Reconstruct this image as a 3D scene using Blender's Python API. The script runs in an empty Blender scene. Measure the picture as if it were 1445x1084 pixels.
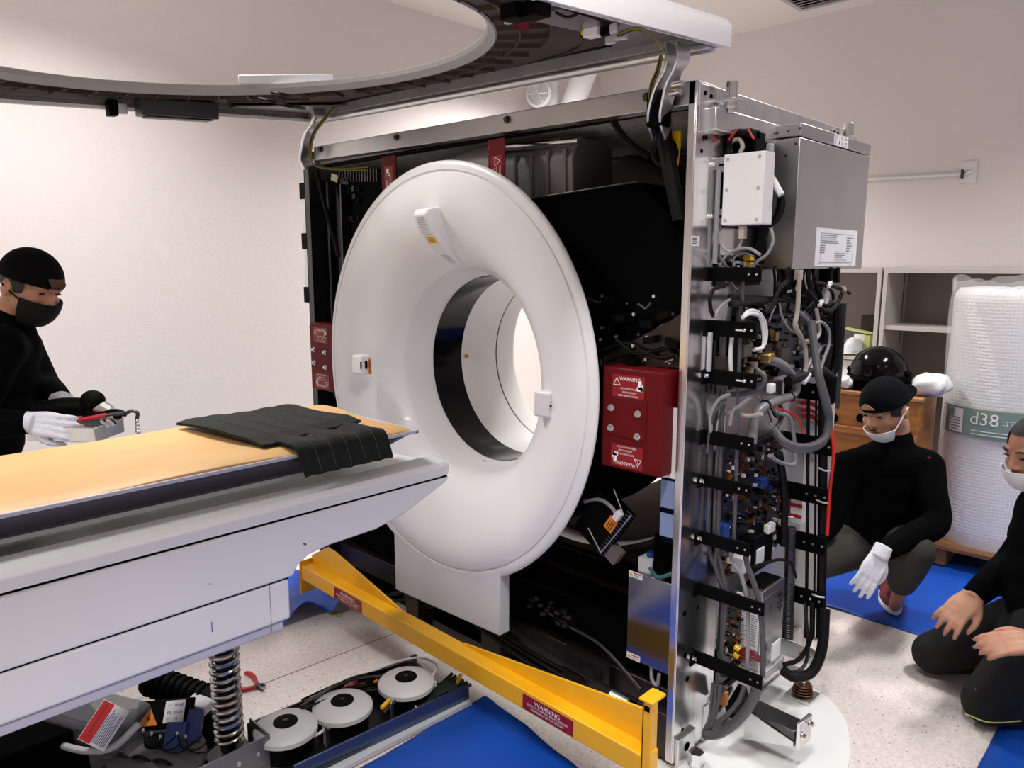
import bpy, bmesh, random
from math import *
from mathutils import Vector as V, Matrix
R = random.Random(7)
SC = bpy.context.scene
COL = SC.collection
# ------------------------------------------------------------------ camera model
F = 1054.0; CX, CY = 722.5, 542.0
PITCH = radians(9.16); YAW = radians(44); EYE = V((0, 0, 1.5))
FW = V((-sin(YAW)*cos(PITCH), cos(YAW)*cos(PITCH), -sin(PITCH)))
RT = V((cos(YAW), sin(YAW), 0)); UP = RT.cross(FW)
def ray(x, y): return FW + RT*((x-CX)/F) - UP*((y-CY)/F)
def on(axis, val, x, y):
    d = ray(x, y); i = 'xyz'.index(axis)
    return EYE + d*((val-EYE[i])/d[i])
def PX(x, y, X): return on('x', X, x, y)
def PY(x, y, Y): return on('y', Y, x, y)
def PZ(x, y, Z): return on('z', Z, x, y)
def PD(x, y, t): return EYE + ray(x, y)*t
cam = bpy.data.cameras.new('camera'); cam.sensor_width = 36; cam.lens = F/1445*36; cam.clip_start = .05
co = bpy.data.objects.new('camera', cam); COL.objects.link(co)
m = Matrix((RT, UP, -FW)).transposed().to_4x4(); m.translation = EYE
co.matrix_world = m; SC.camera = co
# ------------------------------------------------------------------ materials
def mat(name, col, rough=.5, metal=0, var=0, vscale=8, bump=0, bscale=60, stretch=(1, 1, 1), spec=.5, coat=0, alpha=None, trans=0, emit=0, sheen=0):
    M = bpy.data.materials.new(name); M.use_nodes = True
    nt = M.node_tree; b = nt.nodes['Principled BSDF']; b.inputs['Base Color'].default_value = (*col, 1)
    b.inputs['Roughness'].default_value = rough; b.inputs['Metallic'].default_value = metal
    b.inputs['Specular IOR Level'].default_value = spec
    b.inputs['Coat Weight'].default_value = coat
    b.inputs['Sheen Weight'].default_value = sheen
    if trans: b.inputs['Transmission Weight'].default_value = trans
    if alpha is not None: b.inputs['Alpha'].default_value = alpha
    if emit: b.inputs['Emission Color'].default_value = (*col, 1); b.inputs['Emission Strength'].default_value = emit
    if var or bump:
        tc = nt.nodes.new('ShaderNodeTexCoord'); mp = nt.nodes.new('ShaderNodeMapping')
        mp.inputs['Scale'].default_value = stretch
        nt.links.new(tc.outputs['Object'], mp.inputs['Vector'])
    if var:
        n = nt.nodes.new('ShaderNodeTexNoise'); n.inputs['Scale'].default_value = vscale; n.inputs['Detail'].default_value = 4
        nt.links.new(mp.outputs[0], n.inputs['Vector'])
        r = nt.nodes.new('ShaderNodeValToRGB')
        r.color_ramp.elements[0].position = .3; r.color_ramp.elements[1].position = .7
        r.color_ramp.elements[0].color = (*[c*(1-var) for c in col], 1)
        r.color_ramp.elements[1].color = (*[min(1, c*(1+var)) for c in col], 1)
        nt.links.new(n.outputs['Fac'], r.inputs[0]); nt.links.new(r.outputs[0], b.inputs['Base Color'])
    if bump:
        n2 = nt.nodes.new('ShaderNodeTexNoise'); n2.inputs['Scale'].default_value = bscale; n2.inputs['Detail'].default_value = 3
        nt.links.new(mp.outputs[0], n2.inputs['Vector'])
        bp = nt.nodes.new('ShaderNodeBump'); bp.inputs['Strength'].default_value = bump; bp.inputs['Distance'].default_value = .01
        nt.links.new(n2.outputs['Fac'], bp.inputs['Height']); nt.links.new(bp.outputs[0], b.inputs['Normal'])
    return M
WHITE = mat('white_gloss_plastic', (.80, .80, .80), .32, coat=.15)
WHITE2 = mat('white_painted_metal', (.80, .79, .77), .45)
TABLEW = mat('table_white_plastic', (.77, .775, .80), .33, coat=.2)
GREYP = mat('grey_plastic', (.42, .42, .43), .45)
LGREY = mat('light_grey', (.55, .56, .58), .5)
SILVER = mat('brushed_aluminium', (.80, .80, .81), .2, 1, var=.1, vscale=5, bump=.02, bscale=30, stretch=(8, 8, .5))
STEEL = mat('galvanised_steel', (.72, .73, .73), .33, 1, var=.1, vscale=14, bump=.03, bscale=40)
SATIN = mat('satin_sheet_steel', (.57, .56, .56), .36, 1, var=.05, vscale=6)
DSTEEL = mat('dark_steel', (.09, .09, .095), .4, 1, var=.2, vscale=10)
BROWNST = mat('dark_bronze_steel', (.065, .05, .045), .42, .9, var=.2, vscale=8)
CHROME = mat('chrome', (.8, .8, .8), .12, 1)
BLACK = mat('black_plastic', (.0012, .0012, .0012), .6, spec=.08)
BLACKM = mat('matt_black', (.0012, .0012, .0012), .9, spec=.04)
BLACKG = mat('black_gloss', (.0015, .0015, .002), .12, spec=.18)
RUBBER = mat('black_rubber', (.003, .003, .003), .5, spec=.18)
GCABLE = mat('grey_cable_jacket', (.065, .065, .07), .45)
LCABLE = mat('light_grey_cable_jacket', (.26, .26, .265), .45)
BCABLE = mat('beige_cable_jacket', (.42, .36, .31), .5)
WCABLE = mat('white_cable_jacket', (.7, .7, .7), .45)
REDC = mat('red_cable_jacket', (.45, .01, .008), .45)
YELC = mat('yellow_green_cable_jacket', (.20, .17, .015), .5)
RED = mat('red_painted_steel', (.11, .0015, .003), .5, spec=.2, var=.08, vscale=3)
YELLOW = mat('yellow_painted_steel', (.80, .40, .005), .4, var=.06, vscale=4, bump=.03, bscale=120)
YSTICK = mat('yellow_sticker', (.85, .50, .01), .5)
OSTICK = mat('orange_sticker', (.75, .22, .01), .5)
RSTICK = mat('red_sticker', (.25, .004, .008), .4)
WSTICK = mat('white_sticker', (.82, .82, .82), .5)
INKW = mat('white_ink', (.85, .82, .80), .5)
INKK = mat('black_ink', (.01, .01, .01), .5)
INKG = mat('grey_ink', (.25, .25, .26), .5)
INKR = mat('red_ink', (.5, .02, .02), .5)
INKB = mat('blue_ink', (.05, .12, .4), .5)
TAN = mat('tan_vinyl', (.62, .37, .15), .5, var=.06, vscale=5, bump=.04, bscale=14, stretch=(2, 1, 1))
QUILT = mat('dark_grey_green_fabric', (.011, .013, .0115), .8, spec=.2, var=.3, vscale=22, bump=.12, bscale=50, sheen=.04)
STITCH = mat('grey_thread', (.075, .078, .075), .8)
CARBON = mat('carbon_black', (.012, .012, .016), .3)
CRADLE = mat('cradle_lavender_edge', (.50, .51, .60), .3)
TARP = mat('blue_tarpaulin', (.002, .062, .40), .5, var=.12, vscale=4, bump=.25, bscale=6)
PCB = mat('dark_blue_circuit_board', (.004, .005, .014), .4, var=.4, vscale=40)
PCBG = mat('dark_green_circuit_board', (.006, .013, .010), .4, var=.4, vscale=40)
COPPER = mat('copper', (.45, .18, .07), .35, 1)
GOLD = mat('brass', (.5, .33, .14), .35, 1)
BLUECMP = mat('blue_component', (.01, .05, .25), .4)
WOOD = mat('varnished_plywood', (.33, .125, .03), .45, var=.3, vscale=5, stretch=(1, 1, 7), bump=.05, bscale=20)
WOODP = mat('pallet_wood', (.20, .085, .03), .6, var=.35, vscale=6, stretch=(1, 6, 6))
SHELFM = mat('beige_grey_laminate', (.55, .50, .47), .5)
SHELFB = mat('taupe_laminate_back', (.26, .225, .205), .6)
RIBS = mat('dark_brown_composite', (.060, .036, .026), .6, var=.35, vscale=9)
LIDG = mat('grey_metal_lid_underside', (.26, .255, .25), .4, .6, var=.12, vscale=6)
TAUPE = mat('dark_taupe_cast_metal', (.115, .095, .083), .6, .0, var=.25, vscale=4)
LENSW = mat('bubble_wrap', (.82, .81, .81), .22, spec=.7)
# ------------------------------------------------------------------ mesh builder
def spline(pts, n=6):
    pts = [V(p) for p in pts]
    if len(pts) < 3: return pts
    P = [pts[0]*2-pts[1]] + pts + [pts[-1]*2-pts[-2]]
    out = []
    for i in range(1, len(P)-2):
        a, b, c, d = P[i-1:i+3]
        for k in range(n):
            t = k/n
            out.append(.5*((2*b)+(c-a)*t+(2*a-5*b+4*c-d)*t*t+(3*b-a-3*c+d)*t**3))
    out.append(pts[-1]); return out
def perp(d):
    d = d.normalized(); a = V((0, 0, 1)) if abs(d.z) < .9 else V((1, 0, 0))
    u = d.cross(a).normalized(); return u, d.cross(u).normalized()
class MB:
    def __init__(s): s.bm = bmesh.new(); s.mi = 0
    def m(s, i): s.mi = i; return s
    def f(s, vs):
        try: fc = s.bm.faces.new(vs); fc.material_index = s.mi; return fc
        except ValueError: return None
    def v(s, p): return s.bm.verts.new(p)
    def poly(s, pts): return s.f([s.v(p) for p in pts])
    def hexa(s, a, b):           # a: 4 bottom pts, b: 4 top pts
        A = [s.v(p) for p in a]; B = [s.v(p) for p in b]
        s.f(A[::-1]); s.f(B)
        for i in range(4): j = (i+1) % 4; s.f([A[i], A[j], B[j], B[i]])
        return s
    def bx(s, x0, x1, y0, y1, z0, z1):
        return s.hexa([(x0, y0, z0), (x1, y0, z0), (x1, y1, z0), (x0, y1, z0)], [(x0, y0, z1), (x1, y0, z1), (x1, y1, z1), (x0, y1, z1)])
    def ob(s, c, sz, ux, uy, uz):    # oriented box
        c = V(c); ux, uy, uz = [V(w).normalized()*h/2 for w, h in zip((ux, uy, uz), sz)]
        q = lambda k: [c-ux-uy+uz*k, c+ux-uy+uz*k, c+ux+uy+uz*k, c-ux+uy+uz*k]
        return s.hexa(q(-1), q(1))
    def prism(s, pts, off):
        A = [s.v(p) for p in pts]; off = V(off); B = [s.v(V(p)+off) for p in pts]; n = len(A)
        s.f(A[::-1]); s.f(B)
        for i in range(n): j = (i+1) % n; s.f([A[i], A[j], B[j], B[i]])
        return s
    def rings(s, rs, closed=False, caps=True, wrap=True):
        L = [[s.v(p) for p in r] for r in rs]; k = len(L[0])
        rng = range(len(L)) if closed else range(len(L)-1)
        for i in rng:
            a, b = L[i], L[(i+1) % len(L)]
            for j in range(k if wrap else k-1): q = (j+1) % k; s.f([a[j], a[q], b[q], b[j]])
        if caps and not closed and wrap: s.f(L[0][::-1]); s.f(L[-1])
        return s
    def tube(s, pts, r, n=8, sm=5, caps=True, flat=1, closed=False):
        P = spline(pts, sm) if sm and len(pts) > 2 else [V(p) for p in pts]
        rr = r if isinstance(r, (list, tuple)) else None
        rs = []; u = None
        for i, p in enumerate(P):
            if closed: d = P[(i+1) % len(P)]-P[i-1]
            else: d = P[min(i+1, len(P)-1)]-P[max(i-1, 0)]
            if d.length < 1e-9: d = V((0, 0, 1))
            d.normalize()
            if u is None: u, w = perp(d)
            else:
                u = (u-d*u.dot(d))
                u = u.normalized() if u.length > 1e-6 else perp(d)[0]
                w = d.cross(u)
            R_ = r
            if rr:
                t = i/(len(P)-1)*(len(rr)-1); k = min(int(t), len(rr)-2); R_ = rr[k]+(rr[k+1]-rr[k])*(t-k)
            rs.append([p+(u*cos(2*pi*k/n)+w*sin(2*pi*k/n)*flat)*R_ for k in range(n)])
        return s.rings(rs, caps=caps, closed=closed)
    def cyl(s, p0, p1, r0, r1=None, n=20):
        p0, p1 = V(p0), V(p1); r1 = r0 if r1 is None else r1; u, w = perp(p1-p0)
        return s.rings([[p+(u*cos(2*pi*k/n)+w*sin(2*pi*k/n))*r for k in range(n)] for p, r in ((p0, r0), (p1, r1))])
    def lathe(s, prof, org, ax, n=64, closed=False):
        org = V(org); ax = V(ax).normalized(); u, w = perp(ax)
        return s.rings([[org+ax*h+(u*cos(2*pi*k/n)+w*sin(2*pi*k/n))*max(r, 1e-4) for k in range(n)] for r, h in prof], closed=closed, caps=False)
    def ell(s, c, rad, rot=None, n=20, m=12):
        c = V(c); rot = rot or Matrix.Identity(3)
        return s.rings([[c+rot@V((rad[0]*sin(t)*cos(2*pi*k/n), rad[1]*sin(t)*sin(2*pi*k/n), rad[2]*cos(t))) for k in range(n)] for t in [1e-3+(pi-2e-3)*i/m for i in range(m+1)]])
    def grid(s, fn, nu, nv):
        L = [[s.v(fn(i/nu, j/nv)) for j in range(nv+1)] for i in range(nu+1)]
        for i in range(nu):
            for j in range(nv): s.f([L[i][j], L[i+1][j], L[i+1][j+1], L[i][j+1]])
        return s
    def text(s, body, org, u, v, size, align='CENTER', off=.0006):
        u = V(u).normalized(); v = V(v).normalized(); nrm = u.cross(v); org = V(org)+nrm*off
        cu = bpy.data.curves.new('t', 'FONT'); cu.body = body; cu.size = size; cu.align_x = align; cu.align_y = 'CENTER'; cu.resolution_u = 2
        o = bpy.data.objects.new('t', cu); COL.objects.link(o)
        dg = bpy.context.evaluated_depsgraph_get(); me = bpy.data.meshes.new_from_object(o.evaluated_get(dg))
        L = [s.v(org+u*q.co.x+v*q.co.y) for q in me.vertices]
        for p in me.polygons: s.f([L[i] for i in p.vertices])
        bpy.data.objects.remove(o); bpy.data.curves.remove(cu); bpy.data.meshes.remove(me)
        return s
    def rect(s, org, u, v, w, h, off=0):
        u = V(u).normalized(); v = V(v).normalized(); o = V(org)+u.cross(v)*off
        s.poly([o-u*w/2-v*h/2, o+u*w/2-v*h/2, o+u*w/2+v*h/2, o-u*w/2+v*h/2]); return s
    def build(s, name, mats, parent=None, bevel=0, seg=2, smooth=35, label=None, solid=0, kind=None, sub=0, fixn=True):
        me = bpy.data.meshes.new(name)
        if fixn: bmesh.ops.recalc_face_normals(s.bm, faces=s.bm.faces)
        cs = [v.co for v in s.bm.verts]
        c = V([(min(p[i] for p in cs)+max(p[i] for p in cs))/2 for i in range(3)])
        for v in s.bm.verts: v.co -= c
        s.bm.to_mesh(me); s.bm.free()
        return finish(me, name, mats, parent, c, bevel, seg, smooth, label, solid, kind, sub)
WL = {}
def finish(me, name, mats, parent, c, bevel=0, seg=2, smooth=35, label=None, solid=0, kind=None, sub=0):
    for M in (mats if isinstance(mats, (list, tuple)) else [mats]): me.materials.append(M)
    if smooth:
        me.shade_smooth()
        if smooth < 170: me.set_sharp_from_angle(angle=radians(smooth))
    o = bpy.data.objects.new(name, me); COL.objects.link(o)
    WL[o.name] = V(c)
    if parent: o.parent = parent; o.location = V(c)-WL[parent.name]
    else: o.location = c
    if solid: md = o.modifiers.new('thick', 'SOLIDIFY'); md.thickness = solid; md.offset = 0
    if bevel:
        md = o.modifiers.new('bevel', 'BEVEL'); md.width = bevel; md.segments = seg; md.limit_method = 'ANGLE'; md.angle_limit = radians(40); md.harden_normals = False
    if sub: md = o.modifiers.new('sub', 'SUBSURF'); md.levels = sub; md.render_levels = sub
    if label: o['label'] = label
    if kind: o['kind'] = kind
    return o
def thing(name, label, cat, loc, group=None):
    o = bpy.data.objects.new(name, None); COL.objects.link(o); o.location = loc; o.empty_display_size = .05
    WL[o.name] = V(loc); return tag(o, label, cat, group)
def tag(o, label, cat, group=None, kind=None):
    o['label'] = label; o['category'] = cat
    if group: o['group'] = group
    if kind: o['kind'] = kind
    return o
# ------------------------------------------------------------------ room
WX, WY, WZ = -3.95, 5.1, 3.09
RX, FY = 2.6, -3.0
def wallmat():
    M = mat('pale_pink_vinyl_wallpaper', (.80, .745, .72), .65)
    nt = M.node_tree; b = nt.nodes['Principled BSDF']
    tc = nt.nodes.new('ShaderNodeTexCoord'); mp = nt.nodes.new('ShaderNodeMapping'); mp.inputs['Scale'].default_value = (1, 1, 5)
    n = nt.nodes.new('ShaderNodeTexNoise'); n.inputs['Scale'].default_value = 60; n.inputs['Detail'].default_value = 5
    nt.links.new(tc.outputs['Object'], mp.inputs[0]); nt.links.new(mp.outputs[0], n.inputs['Vector'])
    bp = nt.nodes.new('ShaderNodeBump'); bp.inputs['Strength'].default_value = .12; bp.inputs['Distance'].default_value = .01
    nt.links.new(n.outputs['Fac'], bp.inputs['Height']); nt.links.new(bp.outputs[0], b.inputs['Normal'])
    r = nt.nodes.new('ShaderNodeValToRGB'); r.color_ramp.elements[0].color = (.765, .705, .68, 1); r.color_ramp.elements[1].color = (.83, .78, .755, 1)
    nt.links.new(n.outputs['Fac'], r.inputs[0]); nt.links.new(r.outputs[0], b.inputs['Base Color'])
    return M
def floormat():
    M = mat('speckled_beige_vinyl', (.7, .62, .57), .35)
    nt = M.node_tree; b = nt.nodes['Principled BSDF']
    tc = nt.nodes.new('ShaderNodeTexCoord')
    vo = nt.nodes.new('ShaderNodeTexVoronoi'); vo.inputs['Scale'].default_value = 75
    nt.links.new(tc.outputs['Object'], vo.inputs['Vector'])
    n = nt.nodes.new('ShaderNodeTexNoise'); n.inputs['Scale'].default_value = 90; n.inputs['Detail'].default_value = 3
    nt.links.new(tc.outputs['Object'], n.inputs['Vector'])
    r = nt.nodes.new('ShaderNodeValToRGB'); r.color_ramp.elements[0].position = .35; r.color_ramp.elements[1].position = .65
    r.color_ramp.elements[0].color = (.62, .55, .52, 1); r.color_ramp.elements[1].color = (.74, .68, .65, 1)
    nt.links.new(n.outputs['Fac'], r.inputs[0])
    sep = nt.nodes.new('ShaderNodeSeparateColor'); nt.links.new(vo.outputs['Color'], sep.inputs[0])
    rnd = nt.nodes.new('ShaderNodeMath'); rnd.operation = 'GREATER_THAN'; rnd.inputs[1].default_value = .82
    nt.links.new(sep.outputs[0], rnd.inputs[0])
    near = nt.nodes.new('ShaderNodeMath'); near.operation = 'LESS_THAN'; near.inputs[1].default_value = .22
    nt.links.new(vo.outputs['Distance'], near.inputs[0])
    mul = nt.nodes.new('ShaderNodeMath'); mul.operation = 'MULTIPLY'
    nt.links.new(rnd.outputs[0], mul.inputs[0]); nt.links.new(near.outputs[0], mul.inputs[1])
    mx = nt.nodes.new('ShaderNodeMix'); mx.data_type = 'RGBA'
    nt.links.new(mul.outputs[0], mx.inputs[0]); nt.links.new(r.outputs[0], mx.inputs[6]); mx.inputs[7].default_value = (.22, .16, .14, 1)
    nt.links.new(mx.outputs[2], b.inputs['Base Color'])
    return M
WALL = wallmat()
CEIL = mat('warm_white_ceiling_board', (.78, .735, .70), .8)
def struct(name, mb, mt): return mb.build(name, mt, kind='structure', smooth=0)
struct('floor', MB().bx(WX, RX, FY, WY, -.05, 0), floormat())
a_, b_ = PZ(378, 963, 0), PZ(592, 880, 0)
struct('trim_1', MB().ob((a_+b_)/2+V((0, 0, .0003)), ((a_-b_).length+.5, .0035, .0008), a_-b_, V((0, 0, 1)).cross(a_-b_), V((0, 0, 1))), mat('floor_seam', (.16, .12, .10), .7))
struct('ceiling', MB().bx(WX, RX, FY, WY, WZ, WZ+.05), CEIL)
struct('wall_left', MB().bx(WX-.05, WX, FY, WY, 0, WZ), WALL)
struct('wall_back', MB().bx(WX-.05, RX+.05, WY, WY+.05, 0, WZ), WALL)
struct('wall_right', MB().bx(RX, RX+.05, FY, WY, 0, WZ), WALL)
struct('wall_front', MB().bx(WX-.05, RX+.05, FY-.05, FY, 0, WZ), WALL)
struct('baseboard_left', MB().bx(WX, WX+.008, FY, WY, 0, .06), SHELFB)
struct('baseboard_back', MB().bx(WX, RX, WY-.008, WY, 0, .06), SHELFB)
# lights: recessed ceiling panels
def area(x, y, sx, sy, w, col=(1, .985, .962), z=WZ-.02):
    l = bpy.data.lights.new('ceiling_lamp', 'AREA'); l.shape = 'RECTANGLE'; l.size = sx; l.size_y = sy; l.energy = w; l.color = col; l.spread = radians(125)
    o = bpy.data.objects.new('ceiling_lamp', l); COL.objects.link(o); o.location = (x, y, z); return o
LG = .60
area(-3.05, 3.7, .28, .7, 105*LG)
area(-.2, 3.4, .28, .7, 55*LG)
area(-2.9, .9, .28, .7, 60*LG)
area(-.4, .6, .28, .7, 55*LG)
area(-1.9, -1.5, .28, .7, 85*LG)
area(1.4, 1.6, .28, .7, 40*LG)
w = bpy.data.worlds.new('world'); SC.world = w; w.use_nodes = True
w.node_tree.nodes['Background'].inputs[0].default_value = (.9, .93, 1, 1); w.node_tree.nodes['Background'].inputs[1].default_value = .2
SC.view_settings.view_transform = 'Standard'; SC.view_settings.look = 'None'; SC.view_settings.gamma = 1; SC.view_settings.use_curve_mapping = False
SC.view_settings.exposure = .0
SC.cycles.use_denoising = True
# ------------------------------------------------------------------ helpers for stickers
def sticker(name, parent, org, u, v, w, h, mats, items, label=None, th=.0008):
    u = V(u).normalized(); v = V(v).normalized(); n = u.cross(v); org = V(org)
    mb = MB(); mb.ob(org+n*th/2, (w, h, th), u, v, n)
    for it in items:
        k, mi = it[0], it[1]; mb.m(mi)
        p = org+u*it[2]*w+v*it[3]*h+n*th
        if k == 't': mb.text(it[4], p, u, v, it[5])
        elif k == 'tl': mb.text(it[4], p, u, v, it[5], 'LEFT')
        elif k == 'r': mb.rect(p, u, v, it[4], it[5], .0005)
        elif k == 'rr':            # rectangle outline
            a, b, t = it[4], it[5], it[6]
            for sx in (-1, 1): mb.rect(p+u*sx*a/2, u, v, t, b, .0005)
            for sy in (-1, 1): mb.rect(p+v*sy*b/2, u, v, a, t, .0005)
        elif k == 'tri':           # filled triangle
            s = it[4]; q = p+n*.0005; mb.poly([q-u*s/2-v*s*.4, q+u*s/2-v*s*.4, q+v*s*.5])
        elif k == 'tro':           # outline triangle
            s = it[4]; t = it[5]; q = p+n*.0005
            P = [q-u*s/2-v*s*.4, q+u*s/2-v*s*.4, q+v*s*.5]
            c = (P[0]+P[1]+P[2])/3
            for i in range(3):
                a, b = P[i], P[(i+1) % 3]; mb.poly([a, b, b+(c-b)*t, a+(c-a)*t])
        elif k == 'bolt':
            s = it[4]; q = p+n*.001
            mb.poly([q+u*x*s+v*y*s for x, y in ((.1, .5), (-.22, -.05), (.0, -.05), (-.1, -.5), (.22, .08), (.0, .08))])
        elif k == 'lines':         # block of small text bars
            ww, hh, nn = it[4], it[5], it[6]
            for i in range(nn):
                l = ww*R.uniform(.55, 1)
                mb.rect(p+v*(hh/2-hh*(i+.5)/nn)+u*(l-ww)/2, u, v, l, hh/nn*.42, .0005)
    return mb.build(name, mats, parent, smooth=0, label=label, fixn=False)
UX, UY, UZ = V((1, 0, 0)), V((0, 1, 0)), V((0, 0, 1))
def bolt(mb, p, n, r=.008, h=.006):
    p = V(p); n = V(n).normalized(); mb.cyl(p, p+n*h*.3, r*1.5, n=12); mb.cyl(p+n*h*.3, p+n*h, r, n=6)
# ------------------------------------------------------------------ gantry
XC, ZC = -2.0, 1.10
XS = -1.062      # outer side of right side plate
G = thing('ct_gantry', 'opened scanner gantry with white ring cover, silver frame, exposed cables and raised front cover', 'medical scanner', (-2.0, 2.3, 0))
# frame
bl_ = .026
MB().hexa([(-2.905, 1.79, 1.908+bl_), (XS-.004, 1.79, 1.908), (XS-.004, 1.835, 1.908), (-2.905, 1.835, 1.908+bl_)], [(-2.905, 1.79, 1.966+bl_), (XS-.004, 1.79, 1.969), (XS-.004, 1.835, 1.969), (-2.905, 1.835, 1.966+bl_)]).build('top_beam', SATIN, G, .003)
for x, y in ((453, 211), (560, 194), (716, 169), (913, 137)):
    mb = MB(); p = PY(x, y, 1.79); mb.cyl(p, p-UY*.004, .012, n=16); mb.cyl(p-UY*.004, p-UY*.012, .008, n=6); mb.build('beam_bolt', DSTEEL, G)
mb = MB().bx(-2.93, XS-.006, 1.835, 2.72, 1.925, 1.935)
for i in range(26): y = 1.86+i*.033; mb.bx(-2.9, XS-.03, y, y+.008, 1.918, 1.925)
mb.build('ribbed_roof_panel', mat('grey_roof_sheet', (.30, .29, .285), .5), G)
MB().bx(-2.90, XS-.02, 1.84, 1.86, 1.912, 1.925).build('inner_roof_rail', BLACK, G)
# right side plate: folded front column
mb = MB()
mb.bx(XS-.004, XS, 1.79, 2.02, .02, 1.969); mb.bx(XS-.026, XS-.004, 1.79, 1.794, .02, 1.969)
mb.build('front_side_column', SILVER, G, .0015)
mb = MB().bx(XS-.034, XS-.03, 2.02, 2.74, .30, 1.93); mb.bx(XS-.034, XS, 2.02, 2.024, .3, 1.93)
mb.build('recessed_side_plate', SATIN, G)
mb = MB()
for x, y, k in ((990, 213, 0), (966, 866, 1), (967, 925, 1), (970, 958, 1), (963, 1030, 0), (957, 1045, 0), (985, 858, 0)):
    p = PX(x, y, XS); mb.cyl(p, p+UX*.001, .006+.003*k, n=12)
mb.build('plate_hole', BLACKM, G, kind='stuff')
MB().bx(-1.10, XS-.002, 2.70, 2.76, .02, 1.93).build('rear_side_column', SATIN, G, .002)
# side top channel
mb = MB()
mb.bx(XS-.03, XS+.003, 1.795, 2.75, 1.905, 1.966)
mb.build('side_top_rail', STEEL, G, .003)
mb = MB(); mb.bx(XS, XS+.026, 1.845, 2.72, 1.848, 1.908); mb.build('lower_side_channel', STEEL, G, .004)
MB().bx(XS, XS+.004, 1.796, 1.9, 1.84, 1.962).build('corner_bracket', SILVER, G, .002)
MB().bx(XS, XS+.004, 2.66, 2.74, 1.86, 1.964).build('corner_bracket', SILVER, G, .002)
mb = MB()
for y, z in ((1.822, 1.94), (1.853, 1.936), (1.835, 1.83), (2.69, 1.945), (2.72, 1.943)):
    mb.cyl((XS+.003, y, z), (XS+.0055, y, z), .006, n=12)
mb.build('bracket_hole', BLACKM, G, kind='stuff')
for y, nm in ((1.905, 'a'), (2.735, 'b')):
    lug = MB().bx(XS, XS+.055, y-.03, y+.03, 1.925, 1.931).build('lifting_lug', STEEL, G, .001)
    mb = MB(); c = V((XS+.034, y, 1.931))
    mb.cyl(c, c+UZ*.046, .0165, n=24); mb.build('threaded_coupling', CHROME, lug, .002)
    mb = MB(); mb.cyl(c-UZ*.006, c-UZ*.009, .023, n=20); mb.cyl(c-UZ*.009, c-UZ*.024, .018, n=6); mb.cyl(c-UZ*.024, c-UZ*.036, .009, n=12)
    mb.build('hex_nut', STEEL, lug)
# left side
mb = MB().bx(-2.995, -2.988, 1.79, 2.74, .03, 1.985); mb.bx(-2.995, -2.955, 1.79, 1.796, .03, 1.93)
mb.build('left_side_plate', DSTEEL, G, .001)
MB().bx(-2.955, -2.76, 1.86, 1.87, .75, 1.86).build('glossy_inner_panel', BLACKG, G)
mb = MB().bx(-2.90, -2.885, 1.84, 1.86, .9, 1.85); mb.bx(-2.765, -2.757, 1.82, 1.86, 1.0, 1.83)
mb.build('inner_left_strut', DSTEEL, G)
mb = MB().bx(-3.07, -3.0, 1.82, 1.97, 1.32, 1.855); mb.build('left_side_duct', STEEL, G, .002)
for z in (1.82, 1.6, 1.36): MB().bx(-3.073, -2.999, 1.812, 1.975, z-.035, z+.035).build('duct_clamp', BLACK, G)
mb = MB().bx(-3.045, -3.0, 1.83, 1.9, 1.23, 1.30); mb.cyl((-3.05, 1.83, 1.21), (-3.0, 1.83, 1.21), .012, n=10); mb.build('left_latch', DSTEEL, G)
# back plate with the big stationary ring
def rectdir(a):
    c, s_ = cos(a), sin(a); t = 9
    if c > 1e-6: t = min(t, (XS-.04-XC)/c)
    if c < -1e-6: t = min(t, (-2.98-XC)/c)
    if s_ > 1e-6: t = min(t, (1.92-ZC)/s_)
    if s_ < -1e-6: t = min(t, (.01-ZC)/s_)
    return XC+t*c, ZC+t*s_
aa = sorted([2*pi*i/96 for i in range(96)]+[atan2(zz-ZC, xx-XC) % (2*pi) for xx in (-2.98, XS-.04) for zz in (.01, 1.92)])
LP = []
for y, k in ((2.64, 0), (2.64, 1), (2.66, 1), (2.66, 0)):
    LP.append([(V((XC+.60*cos(a), y, ZC+.60*sin(a))) if k == 0 else V((rectdir(a)[0], y, rectdir(a)[1]))) for a in aa])
MB().rings(LP, closed=True).build('rear_wall_plate', TAUPE, G, smooth=30)
mb = MB().lathe([(.885, 2.60), (.885, 2.55), (.865, 2.53), (.855, 2.50), (.83, 2.50), (.83, 2.60)], (XC-.04, 0, ZC), UY, 72); mb.build('stationary_bearing_ring', TAUPE, G)
for a in range(20, 165, 15):
    q = radians(a); c = V((XC-.04+.895*cos(q), 2.55, ZC+.895*sin(q))); t = V((-sin(q), 0, cos(q)))
    mb = MB().ob(c, (.07, .02, .03), t, UY, t.cross(UY)); bolt(mb, c-UY*.01, -UY, .01, .012); mb.build('ring_clip', TAUPE, G)
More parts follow.
